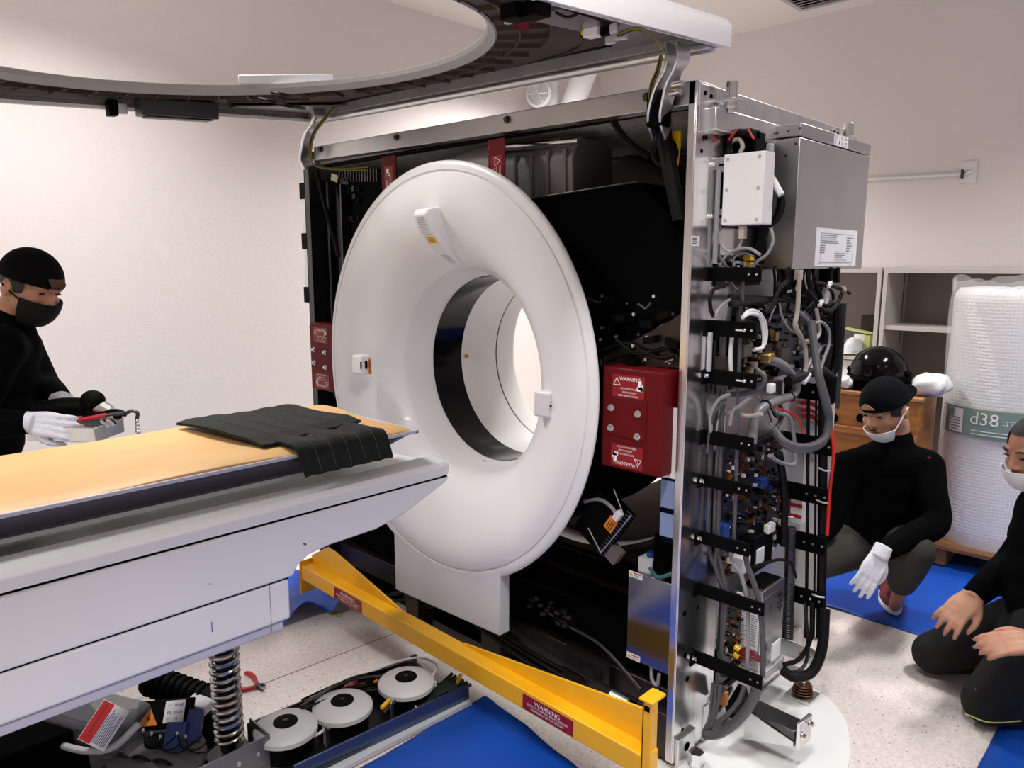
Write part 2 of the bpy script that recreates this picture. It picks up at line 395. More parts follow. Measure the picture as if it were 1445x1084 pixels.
# rotor drum + black generator housing
mb = MB().lathe([(.47, 1.86), (.58, 1.86), (.60, 1.88), (.60, 2.45), (.47, 2.45)], (XC, 0, ZC-.02), UY, 72); mb.build('rotor_drum', BLACKM, G)
pts = [PY(x, y, 1.835) for x, y in ((728, 284), (902, 257), (930, 290), (968, 332), (972, 470), (955, 520), (842, 514), (800, 400))]
MB().prism(pts, (0, .42, 0)).build('generator_housing', BLACKM, G, .008)
MB().tube([PY(735, 282, 1.833), PY(900, 256.5, 1.833)], .0025, 6, 0).build('housing_edge', DSTEEL, G)
mb = MB()
for i in range(34):
    x = R.uniform(845, 965); y = R.uniform(412, 512); p = PY(x, y, 1.80+R.uniform(0, .03))
    k = R.random()
    if k < .4: mb.m(0).tube([p, p+V((R.uniform(-.05, .05), .0, R.uniform(-.02, .02)))], .004, 6, 0)
    elif k < .7: mb.m(1).cyl(p, p-UY*.01, .005, n=8)
    else: mb.m(2).ob(p, (.04, .03, .02), V((1, 0, R.uniform(-.4, .4))), UY, UZ)
mb.build('rotor_hardware', [DSTEEL, STEEL, BLACK], G, kind='stuff')
pts = [PY(x, y, 1.82) for x, y in ((850, 505), (965, 440), (968, 470), (960, 520), (850, 518))]
MB().prism(pts, (0, .06, 0)).build('rotor_tray', BROWNST, G, .003)
for i, pp in enumerate((((850, 495), (885, 485), (915, 497), (958, 486)), ((855, 510), (900, 496), (930, 505), (958, 500)), ((870, 480), (900, 500), (940, 492), (960, 510)))):
    MB().tube([PY(x, y, 1.80+.004*k) for k, (x, y) in enumerate(pp)], .006, 8).build('rotor_cable', RUBBER, G)
# x-ray tube tank: ribbed bright body and darker tail
def tankrings(x0, x1, n, ztop, amp):
    rs = []
    for i in range(n+1):
        t = i/n; x = x0+(x1-x0)*t; q = -amp*(1 if i % 2 else 0); b = .06*(1-t)**3 if amp > .002 else 0
        rs.append([(x, 1.955+.1*cy, (ztop-.20 if cz < 0 else ztop-(1-cz)*.12+q-b*.5)) for cy, cz in ((-1, -1), (-1.05, .45), (-.9, .75), (-.5, 1), (.6, 1), (1, .8), (1, -1))])
    return rs
tz = PY(650, 212, 1.93).z; tx0, tx1, tx2 = PY(628, 230, 1.9).x, PY(704, 215, 1.9).x, PY(822, 250, 1.9).x
rs = tankrings(tx0, tx1, 12, tz, .006)
mid = V((tx0, 1.955, tz-.14)); rs = [[mid+(V(p)-mid)*.5+V((-.07, 0, -.02)) for p in rs[0]], [mid+(V(p)-mid)*.85+V((-.04, 0, -.0)) for p in rs[0]]]+rs
MB().rings(rs).build('xray_tube_tank', mat('tank_satin_metal', (.50, .48, .46), .4, .45), G, .006, label='silver ribbed tank')
mb = MB().rings(tankrings(tx1, tx2, 10, tz-.025, .0015)); mb.build('tank_tail', mat('tank_tail_metal', (.16, .155, .15), .45, .4), G, .004)
for i in range(5): x = tx1+(tx2-tx1)*(i+.7)/5.2; MB().bx(x, x+.012, 1.845, 1.86, tz-.22, tz-.06).build('tail_rib', bpy.data.materials['tank_tail_metal'], G, .003)
MB().cyl((tx1-.01, 1.87, tz-.022), (tx2+.01, 1.87, tz-.04), .014, n=14).build('coolant_pipe', CHROME, G)
# lower interior
mb = MB().bx(-2.93, XS-.03, 1.86, 1.90, .11, .20); mb.bx(-2.93, XS-.03, 2.55, 2.6, .11, .2); mb.build('base_rail', BROWNST, G, .003)
MB().bx(-1.90, -1.80, 1.80, 1.86, .005, .22).build('base_foot_bracket', BROWNST, G, .003)
MB().bx(-2.33, -2.25, 1.78, 1.86, .005, .24).build('base_foot_bracket', BROWNST, G, .003)
mb = MB().bx(-1.52, -1.33, 1.83, 1.85, .10, .21); mb.bx(-1.48, -1.45, 1.825, 1.83, .15, .18); mb.bx(-1.39, -1.36, 1.825, 1.83, .15, .18); mb.build('slotted_bracket', BROWNST, G)
mb = MB().bx(-1.20, XS-.03, 1.80, 1.83, .02, .16); mb.build('base_end_plate', BROWNST, G, .002)
mb = MB().bx(-2.93, XS-.04, 1.92, 2.6, .03, .05); mb.build('base_pan', BLACKM, G)
MB().bx(-2.985, XS-.04, 1.905, 1.92, .008, .34).build('black_kick_panel', BLACKM, G)
MB().cyl((-1.30, 1.80, .14), (-1.24, 1.81, .13), .02, n=14).build('levelling_tube', STEEL, G)
for i in range(7):
    z = R.uniform(.17, .23); x0 = -2.5+R.uniform(0, .3)
    MB().tube([(x0, 1.80, z-.1), (x0+.18, 1.78, z-.02), (x0+.4, 1.79, z), (x0+.8, 1.80, z-.06+R.uniform(-.02, .02)), (x0+1.0, 1.82, z-.08)], .006, 7).build('floor_harness_cable', RUBBER, G)
mb = MB()
for i in range(26): p = V((-1.62+R.uniform(-.1, .12), 1.86+R.uniform(-.02, .02), .30+R.uniform(-.03, .03))); mb.m(R.randint(0, 1)).ob(p, (.02, .015, .012), V((1, .2, R.uniform(-.5, .5))), UY, UZ)
mb.build('terminal_cluster', [DSTEEL, BLACK], G, kind='stuff')
MB().tube([(-1.62, 1.86, .29), (-1.5, 1.86, .27), (-1.38, 1.86, .25), (-1.22, 1.85, .17)], .006, 8).build('harness_cable', DSTEEL, G)
# angled black detector fan unit with slotted edge
u = (PY(885, 728, 1.82)-PY(848, 780, 1.82)).normalized(); nrm = V((0, -1, 0)); w_ = u.cross(nrm).normalized()
c = PY(853, 735, 1.84)
fu = MB().ob(c, (.17, .13, .06), u, w_, nrm).build('detector_fan_unit', BLACK, G, .004)
mb = MB()
for i in range(15):
    a = PY(848+3.0*i-.5, 780-3.9*i, 1.808); mb.ob(a, (.005, .026, .004), u, w_, nrm)
mb.build('fan_slot', DSTEEL, fu, kind=None)
mb = MB().tube([PY(866, 690, 1.805), PY(880, 727, 1.805)], .002, 6, 0); mb.tube([PY(830, 745, 1.805), PY(848, 780, 1.805)], .002, 6, 0); mb.tube([PY(848, 780, 1.805), PY(891, 727, 1.805)], .002, 6, 0); mb.build('unit_edge', STEEL, fu)
sticker('orange_label', fu, PY(862, 740, 1.805), u, -w_, .05, .034, [OSTICK, INKK], [('lines', 1, 0, 0, .04, .024, 3)])
MB().tube([PY(825, 708, 1.82), PY(845, 705, 1.81), PY(862, 715, 1.80), PY(870, 728, 1.80)], .006, 8).build('white_lead', LCABLE, fu)
MB().ob(PY(872, 728, 1.80), (.03, .02, .02), u, w_, nrm).build('plug', WCABLE, fu)
MB().ob(PY(868, 782, 1.82), (.05, .04, .03), u, w_, nrm).build('mounting_block', TAUPE, fu)
# inner right post, vent grille, blue box
MB().bx(-1.168, XS-.026, 1.797, 1.802, .895, 1.10).build('inner_post', WHITE2, G)
mb = MB()
z0, z1, x0, x1 = .70, .893, -1.137, XS-.026
mb.bx(x0, x1, 1.797, 1.80, z0, z0+.018); mb.bx(x0, x1, 1.797, 1.80, z1-.006, z1); zm = (z0+z1)/2; mb.bx(x0, x1, 1.797, 1.80, zm-.008, zm+.008)
for i in range(6): x = x0+(x1-x0-.008)*i/5; mb.bx(x, x+.008, 1.797, 1.80, z0, z1)
mb.build('vent_grille', mat('blue_grey_painted_metal', (.20, .27, .45), .5), G)
MB().bx(x0+.004, x1, 1.81, 1.815, z0, z1).build('vent_backing', BLACKM, G)
MB().bx(XS-.030, XS-.026, 1.80, 1.86, .1, 1.9).build('column_inner_flange', LGREY, G)
bb = MB().bx(-1.276, -1.105, 1.845, 2.0, .262, .556).build('blue_reflective_box', mat('mirror_blue_steel', (.35, .36, .42), .16, 1), G, .003)
for zz in (.545, .272):
    sticker('warning_label', bb, (-1.248, 1.845, zz), UX, UZ, .05, .02, [WSTICK, YSTICK, INKR, INKG], [('tri', 1, -.32, 0, .015), ('r', 2, .14, .25, .03, .004), ('lines', 3, .14, -.2, .03, .01, 2)])
MB().bx(-1.25, -1.20, 1.86, 1.92, .556, .60).build('terminal_block', LGREY, bb)
MB().cyl((-1.225, 1.89, .6), (-1.225, 1.89, .615), .012, n=12).build('blue_knob', BLUECMP, bb)
MB().tube([(-1.20, 1.85, .58), (-1.16, 1.83, .57), (-1.12, 1.83, .59), (-1.09, 1.84, .61)], .006, 8).build('green_lead', mat('teal_cable', (.03, .12, .12), .5), bb)
MB().tube([(-1.19, 1.86, .26), (-1.18, 1.85, .22), (-1.16, 1.85, .21), (-1.155, 1.85, .25)], .006, 8).build('loop_lead', LCABLE, bb)
MB().bx(-1.20, -1.11, 1.86, 1.98, .565, .69).build('black_relay', BLACKM, G, .01)
# ------------------------------------------------------------------ white ring cover
RC = V((-2.004, 0, 1.104))
prof = [(.60, 1.80), (.62, 1.748), (.68, 1.738), (.700, 1.730), (.707, 1.722), (.706, 1.715), (.700, 1.709), (.690, 1.706), (.679, 1.7045), (.6775, 1.7085), (.6725, 1.7085), (.671, 1.703), (.65, 1.697), (.62, 1.694), (.585, 1.697), (.55, 1.706), (.515, 1.719), (.48, 1.735), (.455, 1.750), (.43, 1.768), (.41, 1.789), (.392, 1.815), (.379, 1.838), (.376, 1.846), (.370, 1.885), (.364, 1.92), (.3525, 1.976)]
mb = MB().lathe(prof, RC, UY, 160)
for v_ in mb.bm.verts:
    r_ = hypot(v_.co.x-RC.x, v_.co.z-RC.z); k_ = min(1, max(0, (r_-.36)/.34)); v_.co.z = RC.z+(v_.co.z-RC.z)*(1+.045*k_)+.003*k_; v_.co.x = RC.x+(v_.co.x-RC.x)*(1-.012*k_)-.002*k_
RING = mb.build('front_ring_cover', WHITE, G, smooth=50, label='white trumpet-shaped ring cover')
MB().lathe([(.3515, 1.972), (.353, 2.13), (.358, 2.13), (.358, 1.985)], RC, UY, 96, closed=True).build('scan_window', BLACKG, G, label='black gloss bore band')
MB().lathe([(.353, 2.130), (.353, 2.335), (.357, 2.337), (.357, 2.341), (.353, 2.343), (.358, 2.40), (.372, 2.46), (.40, 2.50), (.44, 2.53), (.60, 2.55)], RC, UY, 96).build('rear_bore_liner', WHITE2, G, label='white bore liner with seam')
MB().lathe([(.3545, 2.334), (.3535, 2.3365), (.3535, 2.3405), (.3545, 2.343)], RC, UY, 96).build('liner_seam', INKK, G)
# skirt panel under ring
qa, qb = PY(558, 832, 1.706), PY(705, 898, 1.706)
pts = [(qa.x, 1.706, qa.z), (qb.x, 1.706, qb.z), (qb.x, 1.706, .46), (qb.x-.2, 1.706, .52), (qa.x+.1, 1.706, .52), (qa.x, 1.706, .46)]
MB().prism(pts, (0, .05, 0)).build('lower_cover_panel', mat('grey_white_panel', (.60, .60, .62), .4), G, .004, label='pale grey panel under the ring')
# laser pods
PF = ((.585, 1.699, .030), (.578, 1.648, .034), (.56, 1.640, .038), (.52, 1.655, .039), (.47, 1.695, .036), (.43, 1.738, .033), (.40, 1.783, .030), (.378, 1.840, .028), (.366, 1.898, .026))
def yf(r):
    for a, b in zip(PF, PF[1:]):
        if b[0] <= r <= a[0]: return a[1]+(b[1]-a[1])*(a[0]-r)/(a[0]-b[0])
    return PF[-1][1]
rs = []
for r, yy, hw in PF:
    x = RC.x-.015; z = RC.z+r
    rs.append([(x-hw, yy+.09, z), (x-hw, yy+.006, z), (x-hw*.8, yy, z), (x+hw*.8, yy, z), (x+hw, yy+.006, z), (x+hw, yy+.09, z)])
TP = MB().rings(rs).build('top_laser_pod', WHITE, RING, .004, label='white laser housing above the bore')
for i in range(9): r_ = .55-i*.008; mb = MB(); mb.bx(RC.x-.036, RC.x+.004, yf(r_)-.0012, yf(r_)+.002, RC.z+r_-.0015, RC.z+r_+.0015); mb.build('pod_speaker_slot', INKG, RING, smooth=0)
tv = V((0, yf(.46)-yf(.49), -.03)).normalized()*-1
sticker('laser_warning_label', RING, (RC.x-.010, yf(.475)-.001, RC.z+.475), UX, tv, .044, .026, [YSTICK, INKK], [('tro', 1, -.32, 0, .014, .3), ('lines', 1, .16, 0, .024, .018, 4)])
tv = V((0, yf(.395)-yf(.43), -.035)).normalized()
MB().ob((RC.x-.01, yf(.412)-.001, RC.z+.412), (.03, .003, .05), UX, tv.cross(UX), tv).build('pod_lens', LGREY, RING, .001)
# left pod
c = PY(510, 514, 1.675)
MB().ob(c, (.06, .075, .05), UX, UZ, UY).build('left_laser_pod', WHITE, RING, .008, 3)
MB().ob(c+V((.0265, -.022, 0)), (.004, .028, .012), UY, UZ, UX).build('pod_window', BLACKG, RING, .001)
MB().ob(c+V((.031, -.0, 0)), (.006, .03, .01), UX, UZ, UY).build('pod_slot', BLACK, RING)
sticker('laser_warning_label', RING, PY(521.5, 517, 1.688), UZ, V((-1, 0, 0)), .062, .025, [OSTICK, INKK], [('tro', 1, -.32, 0, .018, .3), ('lines', 1, .15, 0, .034, .017, 4)])
# right pod
c = PY(769, 570, 1.725)
MB().ob(c, (.066, .082, .035), V((1, .1, 0)), UZ, V((-.1, 1, 0))).build('right_laser_pod', WHITE, RING, .008, 3)
MB().cyl(PY(777, 573, 1.709), PY(777, 573, 1.705), .004, n=10).build('pod_hole', INKK, RING)
sticker('bore_sticker', RING, (XC-.3522, 2.155, ZC+.008), UY, UZ, .022, .016, [YSTICK, INKK], [('lines', 1, 0, 0, .018, .012, 2)])
MB().ell((XC-.03, 1.95, ZC-.3545), (.006, .006, .002)).build('liner_screw', INKK, RING)
# ------------------------------------------------------------------ red shipping brackets
def redbox(name, x0, x1, y0, y1, z0, z1, lbl):
    b = MB().bx(x0, x1, y0, y1, z0, z1).build(name, RED, G, .006, 3, label=lbl)
    w = min(.11, (x1-x0)*.62); cx = x0+.005+(x1-x0)*.42
    for k, zz in ((1, z1-.052), (-1, z0+.042)):
        sticker('warning_sticker', b, (cx, y0, zz), UX*k, UZ*k, w*1.0, .066, [RSTICK, INKW],
                [('tro', 1, -.36, .18, .026, .22), ('t', 1, -.36, .15, '!', .014), ('t', 1, .05, .32, 'WARNING', .015), ('t', 1, .05, -.10, 'ROTATING PARTS', .0078), ('t', 1, .05, -.26, 'PINCH POINT', .0078), ('t', 1, .0, -.41, 'KEEP HANDS CLEAR', .0075), ('r', 1, .36, .12, .012, .024), ('r', 1, .42, .0, .008, .02), ('r', 1, .36, -.05, .02, .012)])
    for fx, fz in ((.17, .60), (.62, .58), (.17, .40), (.62, .36)): mb = MB(); bolt(mb, (x0+(x1-x0)*fx, y0, z0+(z1-z0)*fz), -UY, .007, .012); mb.build('bracket_bolt', STEEL, b)
    return b
rb = redbox('red_shipping_bracket', PY(849, 600, 1.74).x, PY(934, 600, 1.74).x, 1.74, 1.83, PY(847, 656, 1.74).z, PY(849, 516, 1.74).z, 'red box with white warnings right of the ring')
p = PY(855, 585, 1.735)
zt = PY(855, 587, 1.735).z
MB().bx(-1.452, -1.412, 1.732, 1.738, zt-.02, zt+.02).build('white_tab', WHITE2, rb)
mb = MB().tube([(-1.415, 1.73, zt), (-1.378, 1.73, zt-.004)], .009, 10, 0); bolt(mb, (-1.41, 1.735, zt), -UY, .011, .014); mb.build('slotted_bolt', STEEL, rb)
MB().bx(-1.470, -1.452, 1.735, 1.78, PY(845, 638, 1.74).z, PY(845, 530, 1.74).z).build('beige_spacer', mat('beige_plastic', (.42, .33, .27), .6), rb)
mb = MB().bx(PY(852, 600, 1.74).x, PY(912, 600, 1.74).x, 1.7375, 1.7395, PY(880, 617, 1.74).z, PY(880, 562, 1.74).z); mb.build('access_plate', RED, rb, .001)
redbox('red_shipping_bracket', PY(438, 500, 1.76).x, PY(438, 500, 1.76).x+.20, 1.76, 1.84, PY(441, 548, 1.76).z, PY(438, 455, 1.76).z, 'red box with white warnings left of the ring')
def strap(pxl, pxr, py0, pybend, py1, lbl, txt):
    x0 = PY(pxl, pybend, 1.75).x; x1 = PY(pxr, pybend, 1.75).x
    zb = PY(pxl, pybend, 1.75).z; z1 = PY(pxl, py1, 1.75).z
    mb = MB(); t = .005
    mb.rings([[(x0, 1.75, z), (x1, 1.75, z), (x1, 1.75+t, z), (x0, 1.75+t, z)] for z in (z1-.12, zb)]+[[(x0, 1.848, 1.915), (x1, 1.848, 1.915), (x1, 1.848+t, 1.917), (x0, 1.848+t, 1.917)]])
    b = mb.build('red_shipping_strap', RED, G, .001, label=lbl)
    cx = (x0+x1)/2; cz = (zb+z1)/2-.03
    sticker('warning_sticker', b, (cx, 1.75, cz), UZ*-1 if txt else UZ*-1, UX, .10, .05, [RSTICK, INKW], [('tro', 1, -.32, .1, .03, .2), ('t', 1, .12, .33, 'WARNING', .012), ('t', 1, .12, .02, 'REMOVE BEFORE', .007), ('t', 1, .12, -.2, 'POWERING UP', .007), ('t', 1, .12, -.4, 'THE SYSTEM', .007)] if txt else [('t', 1, .1, .2, 'WARNING', .010), ('r', 1, -.3, -.1, .024, .016), ('r', 1, -.2, .0, .01, .022), ('lines', 1, .2, -.2, .04, .016, 3)])
strap(538, 558, 205, 222, 266, 'narrow red strap left of the tube tank', 0)
strap(689, 712, 180, 198, 262, 'red strap crossing the silver tube tank', 1)
# ------------------------------------------------------------------ raised front cover
def LT(u, v, w): return V((-2.95+u, 1.84-v, 2.10-.055*u/1.95-.075*v+w))
LN = (LT(0, 0, 1)-LT(0, 0, 0))
HU, HV, HR = .960, .925, .768
SV = .905; LW, LL, LH = 1.95, 1.86, .072
def circ(r, n, w, a0=0, a1=2*pi, close=True):
    return [LT(HU+r*cos(a0+(a1-a0)*i/n), HV+SV*r*sin(a0+(a1-a0)*i/n), w) for i in range(n+(0 if close else 1))]
def rectpt(a, inset):
    # point on inset rectangle outline in direction a from hole centre
    c, s = cos(a), sin(a); t = 9
    if c > 1e-6: t = min(t, (LW-inset-HU)/c)
    if c < -1e-6: t = min(t, (HU-inset)/-c)
    if s > 1e-6: t = min(t, (LL-inset-HV)/s)
    if s < -1e-6: t = min(t, (HV-inset)/-s)
    return HU+t*c, HV+t*s
N = 160
angs = sorted([2*pi*i/N for i in range(N)]+[atan2(sv*1.0, su*1.0) % (2*pi) for su, sv in ((LW-HU, LL-HV), (-HU, LL-HV), (-HU, -HV), (LW-HU, -HV))])
mb = MB()
loops = []
for kind, arg, w in (('c', HR, LH), ('r', .03, LH+.004), ('r', .008, LH-.004), ('r', 0, LH-.02), ('r', 0, 0), ('r', .02, 0), ('r', .02, .012), ('r', .005, .012), ('r', .005, LH-.012), ('c', HR+.004, LH-.006)):
    L = []
    for a in angs:
        if kind == 'c': L.append(LT(HU+arg*cos(a), HV+SV*arg*sin(a), w))
        else: q = rectpt(a, arg); L.append(LT(q[0], q[1], w))
    loops.append(L)
COVER = mb.rings(loops, closed=True).build('raised_front_cover', [mat('cover_white_paint', (.82, .82, .82), .35)], G, smooth=30, label='white front cover with round hole, swung up overhead')
# hole rim: grey band
L = [circ(HR, 128, LH-.002), circ(HR+.002, 128, LH-.016), circ(HR+.022, 128, LH-.034), circ(HR+.026, 128, LH-.03), circ(HR+.012, 128, LH-.014), circ(HR+.01, 128, LH-.006)]
MB().rings(L, closed=True).build('hole_rim', mat('grey_rim', (.34, .335, .33), .45), COVER)
# underside brown composite sheet between rim and frame (annulus sector) with ribs
L1, L2 = circ(HR+.012, 96, .040), circ(HR+.165, 96, .040)
def clampuv(P):
    out = []
    for i in range(96):
        a = 2*pi*i/96; q = rectpt(a, .01); rr = min(HR+.165, hypot(q[0]-HU, (q[1]-HV)/SV)); out.append(LT(HU+rr*cos(a), HV+SV*rr*sin(a), .046))
    return out
MB().rings([circ(HR+.020, 96, .046), clampuv(0)], caps=False).build('composite_liner', RIBS, COVER)
for i in range(48):
    a = 2*pi*i/48; q = rectpt(a, .012); rr = min(HR+.165, hypot(q[0]-HU, (q[1]-HV)/SV))
    if rr < HR+.03: continue
    p0 = LT(HU+(HR+.03)*cos(a), HV+SV*(HR+.03)*sin(a), .042); p1 = LT(HU+rr*cos(a), HV+SV*rr*sin(a), .042)
    d = (p1-p0).normalized(); t = LN.cross(d)
    MB().ob((p0+p1)/2, ((p1-p0).length, .004, .016), d, t, LN).build('stiffening_rib', RIBS, COVER)
mb = MB()
for rr, ww in ((HR+.085, .003), (HR+.163, .004)):
    for j in range(4):
        a0, a1 = ((-.38, .38), (pi/2-.3, pi/2+.3), (pi-.38, pi+.38), (-pi/2-.3, -pi/2+.3))[j]
        a0, a1 = ((-1.05, 1.05), (pi-1.05, pi+1.05), (pi/2-.42, pi/2+.42), (-pi/2-.42, -pi/2+.42))[j] if rr < HR+.1 else ((-.9, -.55), (.55, .9), (pi-.9, pi-.55), (pi+.55, pi+.9))[j]
        A = circ(rr, 30, .032, a0, a1, False); B = circ(rr+ww, 30, .032, a0, a1, False); C_ = circ(rr+ww, 30, .046, a0, a1, False); D_ = circ(rr, 30, .046, a0, a1, False)
        mb.rings([[A[i], B[i], C_[i], D_[i]] for i in range(31)])
mb.build('concentric_rib', RIBS, COVER, kind=None)
# back hinge beam (bright), side rail (dark), corner pan
def lbox(u0, u1, v0, v1, w0, w1, mb=None):
    mb = mb or MB(); P = lambda w: [LT(u0, v0, w), LT(u1, v0, w), LT(u1, v1, w), LT(u0, v1, w)]
    return mb.hexa(P(w0), P(w1))
lbox(.02, 1.93, .006, .055, .014, .064).build('hinge_beam', mat('pale_galvanised_beam', (.30, .31, .31), .42, .35, var=.15, vscale=9), COVER, .003)
MB().cyl(LT(.03, .042, .002), LT(1.92, .042, .002), .0145, n=20).build('hinge_tube', STEEL, COVER)
lbox(.05, 1.90, .056, .085, .048, .064).build('beam_slot_strip', BLACK, COVER, .002)
lbox(.006, .014, .02, 1.84, .0, .024).build('left_side_rail', LIDG, COVER, .001)
lbox(.006, .018, .02, 1.84, .027, .052).build('left_inner_rail', LIDG, COVER, .001)
lbox(1.936, 1.944, .02, 1.84, .0, .05).build('right_side_rail', DSTEEL, COVER, .001)
MB().rings([clampuv(0), [LT(*rectpt(2*pi*i/96, .008), .05) for i in range(96)]], caps=False).build('underside_sheet', RIBS, COVER)
for u0, u1, v0, v1 in ((.02, .34, .02, .40), (1.58, 1.93, .02, .36)):
    mb = MB(); P = lambda w: [LT(u0, v0, w), LT(u1, v0, w), LT((u1 if u0 > 1 else u0+.05), v1, w), LT((u0+.29 if u0 > 1 else u0), v1, w)]
    mb.hexa(P(.034), P(.038)); mb.build('corner_pan', LIDG, COVER)
# under-lid electronics
def px2l(x, y, w):
    d = ray(x, y); a = -.055/1.95; b = .075
    num = 2.10+w-(EYE.z-a*(EYE.x+2.95)+b*(0)-b*(EYE.y-1.84)) ; den = d.z-a*d.x-b*d.y
    return EYE+d*(num/den)
lbox(.018, .09, .48, .76, -.02, .04).build('junction_box', mat('dark_grey_box', (.05, .055, .06), .35), COVER, .004)
lbox(.025, .08, .50, .74, -.026, -.02).build('box_lid', DSTEEL, COVER, .003)
lbox(.018, .06, .83, .86, -.025, .03).build('limit_switch', BLACK, COVER, .003)
lbox(.018, .06, .80, .83, -.018, .02).build('switch_bracket', STEEL, COVER, .002)
for q in (px2l(728, 18, -.01), px2l(755, 14, -.01)):
    d1 = LT(1, 0, 0)-LT(0, 0, 0); d2 = LT(0, 0, 0)-LT(0, 1, 0)
    MB().ob(q, (.045, .045, .03), d1, d2, LN).build('magnet_bracket', BLACK, COVER, .003)
MB().ob(px2l(740, 26, -.02), (.10, .012, .004), LT(1, 0, 0)-LT(0, 0, 0), LT(0, 0, 0)-LT(0, 1, 0), LN).build('magnet_stirrup', STEEL, COVER)
MB().cyl(px2l(738, 30, -.02), px2l(738, 36, -.03), .012, n=14).build('red_button', RED, COVER)
d1 = LT(1, 0, 0)-LT(0, 0, 0); d2 = LT(0, 0, 0)-LT(0, 1, 0)
c1 = [px2l(x, y, .008) for x, y in ((745, 28), (790, 12), (868, 36), (825, 46))]
MB().prism(c1, LN*.004).build('purple_sheen_plate', mat('violet_grey_steel', (.36, .33, .40), .3, 1), COVER)
MB().ob(px2l(838, 46, .0), (.04, .03, .02), d1, d2, LN).build('rated_module', WSTICK, COVER, .002)
MB().ob(px2l(825, 47, .005), (.008, .02, .012), d1, d2, LN).build('yellow_connector', YSTICK, COVER, .002)
for x, y in ((856, 44), (866, 40), (876, 50), (862, 56)):
    MB().ob(px2l(x, y, -.003), (.03, .016, .02), d1+d2*R.uniform(-.6, .6), d2-d1*.3, LN).build('lid_connector', R.choice([LGREY, BLACK, DSTEEL]), COVER, .002)
for k in range(3):
    MB().tube([px2l(872, 48+2*k, -.005), px2l(900, 40+k, -.004), px2l(925, 55, -.006), px2l(937, 72, -.008)], .003, 7).build('lid_cable', [YELC, RUBBER, YELC][k], COVER)
MB().tube([px2l(820, 50, .0), px2l(822, 62, 0), px2l(800, 74, .0), px2l(770, 84, .01)], .0035, 7).build('lid_lead', RUBBER, COVER)
MB().tube([px2l(785, 18, .0), px2l(800, 24, 0), px2l(815, 20, .0)], .003, 7).build('lid_wire', RUBBER, COVER)
for x, y in ((403, 134), (385, 143), (410, 150)):
    MB().tube([px2l(x-20, y-4, 0), px2l(x, y, -.01), px2l(x+20, y+3, 0)], .006, 7).build('left_lid_cable', RUBBER, COVER)
# top mounted handle plate visible through the hole
mb = MB(); a0 = px2l(325, 112, .085); a1 = px2l(460, 111, .085)
mb.ob((a0+a1)/2+LN*.004+V((0, .03, 0)), ((a1-a0).length, .008, .03), a1-a0, LN.cross(a1-a0), LN); pl_ = mb.build('rim_plate', LGREY, COVER, .002)
# goose-neck hinge arms
def arm(px, w, label):
    pts = [PY(x, y, yy) for x, y, yy in px]
    mb = MB(); P = spline(pts, 6)
    rs = []
    for i, p in enumerate(P):
        d = (P[min(i+1, len(P)-1)]-P[max(i-1, 0)]).normalized(); nn = UX.cross(d).normalized()
        h = .03
        rs.append([p-UX*w-nn*h, p+UX*w-nn*h, p+UX*w+nn*h, p-UX*w+nn*h])
    return mb.rings(rs).build('hinge_arm', STEEL, COVER, .003, label=label)
arm([(947, 62, 1.72), (948, 90, 1.72), (936, 115, 1.73), (926, 140, 1.74), (921, 165, 1.76), (926, 186, 1.80)], .004, None)
arm([(964, 62, 1.72), (962, 88, 1.72), (950, 112, 1.73), (943, 137, 1.74), (938, 165, 1.76), (944, 186, 1.80)], .004, None)
mb = MB(); p = PY(930, 155, 1.76); mb.ob(p, (.05, .05, .09), UX, UY, UZ); mb.build('hinge_block', BLACK, COVER, .006)
for x, y in ((949, 120), (945, 132)): q = PY(x, y, 1.72); MB().cyl(q, q+UX*.03, .008, n=12).build('hinge_pin', CHROME, COVER)
arm([(447, 152, 1.74), (450, 168, 1.74), (440, 184, 1.75), (433, 205, 1.76), (430, 222, 1.78), (436, 236, 1.80)], .012, None)
for k, mtl in enumerate((YELC, RUBBER, YELC)):
    MB().tube([PY(473-2*k, 152, 1.74), PY(460-2*k, 168, 1.735), PY(446-k*2, 186, 1.735), PY(440-k*2, 205, 1.74), PY(440-k, 225, 1.75), PY(450, 236, 1.77), PY(485, 238+k, 1.82), PY(520, 236+2*k, 1.86)], .0034, 7).build('hinge_cable', mtl, COVER)
for k, mtl in enumerate((YELC, RUBBER, YELC)):
    MB().tube([PY(934-k, 78, 1.72), PY(930-2*k, 100, 1.725), PY(922-2*k, 120, 1.73), PY(918-k, 145, 1.74), PY(919-k, 160, 1.76)], .003, 7).build('hinge_cable', mtl, COVER)
# interior loose items near the hinges
MB().tube([PY(862, 165, 1.84), PY(878, 190, 1.83), PY(896, 208, 1.82), PY(918, 222, 1.82)], .010, 8).build('interior_hose', RUBBER, G)
MB().tube([PY(936, 180, 1.80), PY(940, 210, 1.80), PY(950, 260, 1.80), PY(960, 310, 1.81)], .022, 8).build('interior_hose', RUBBER, G)
mb = MB().ob(PY(952, 210, 1.83), (.03, .01, .09), UX, UY, V((.1, 0, 1))); mb.ob(PY(940, 222, 1.83), (.018, .01, .05), UX, UY, V((.3, 0, 1))); mb.build('yellow_strap', YSTICK, G)
MB().tube([PY(938+14*cos(a), 215+16*sin(a), 1.82) for a in [2*pi*i/12 for i in range(12)]], .012, 8, 3, closed=True).build('coiled_harness', RUBBER, G)
MB().tube([PY(447, 240, 1.81), PY(456, 280, 1.815), PY(470, 330, 1.82), PY(478, 362, 1.82)], .010, 8).build('interior_hose', RUBBER, G)
mb = MB()
for i in range(14): p = PY(478+4*i, 243, 1.86); mb.bx(p.x, p.x+.008, 1.86, 1.88, p.z-.012, p.z+.012); q = PY(478+4*i, 252, 1.86); mb.bx(q.x, q.x+.008, 1.86, 1.88, q.z-.012, q.z+.012)
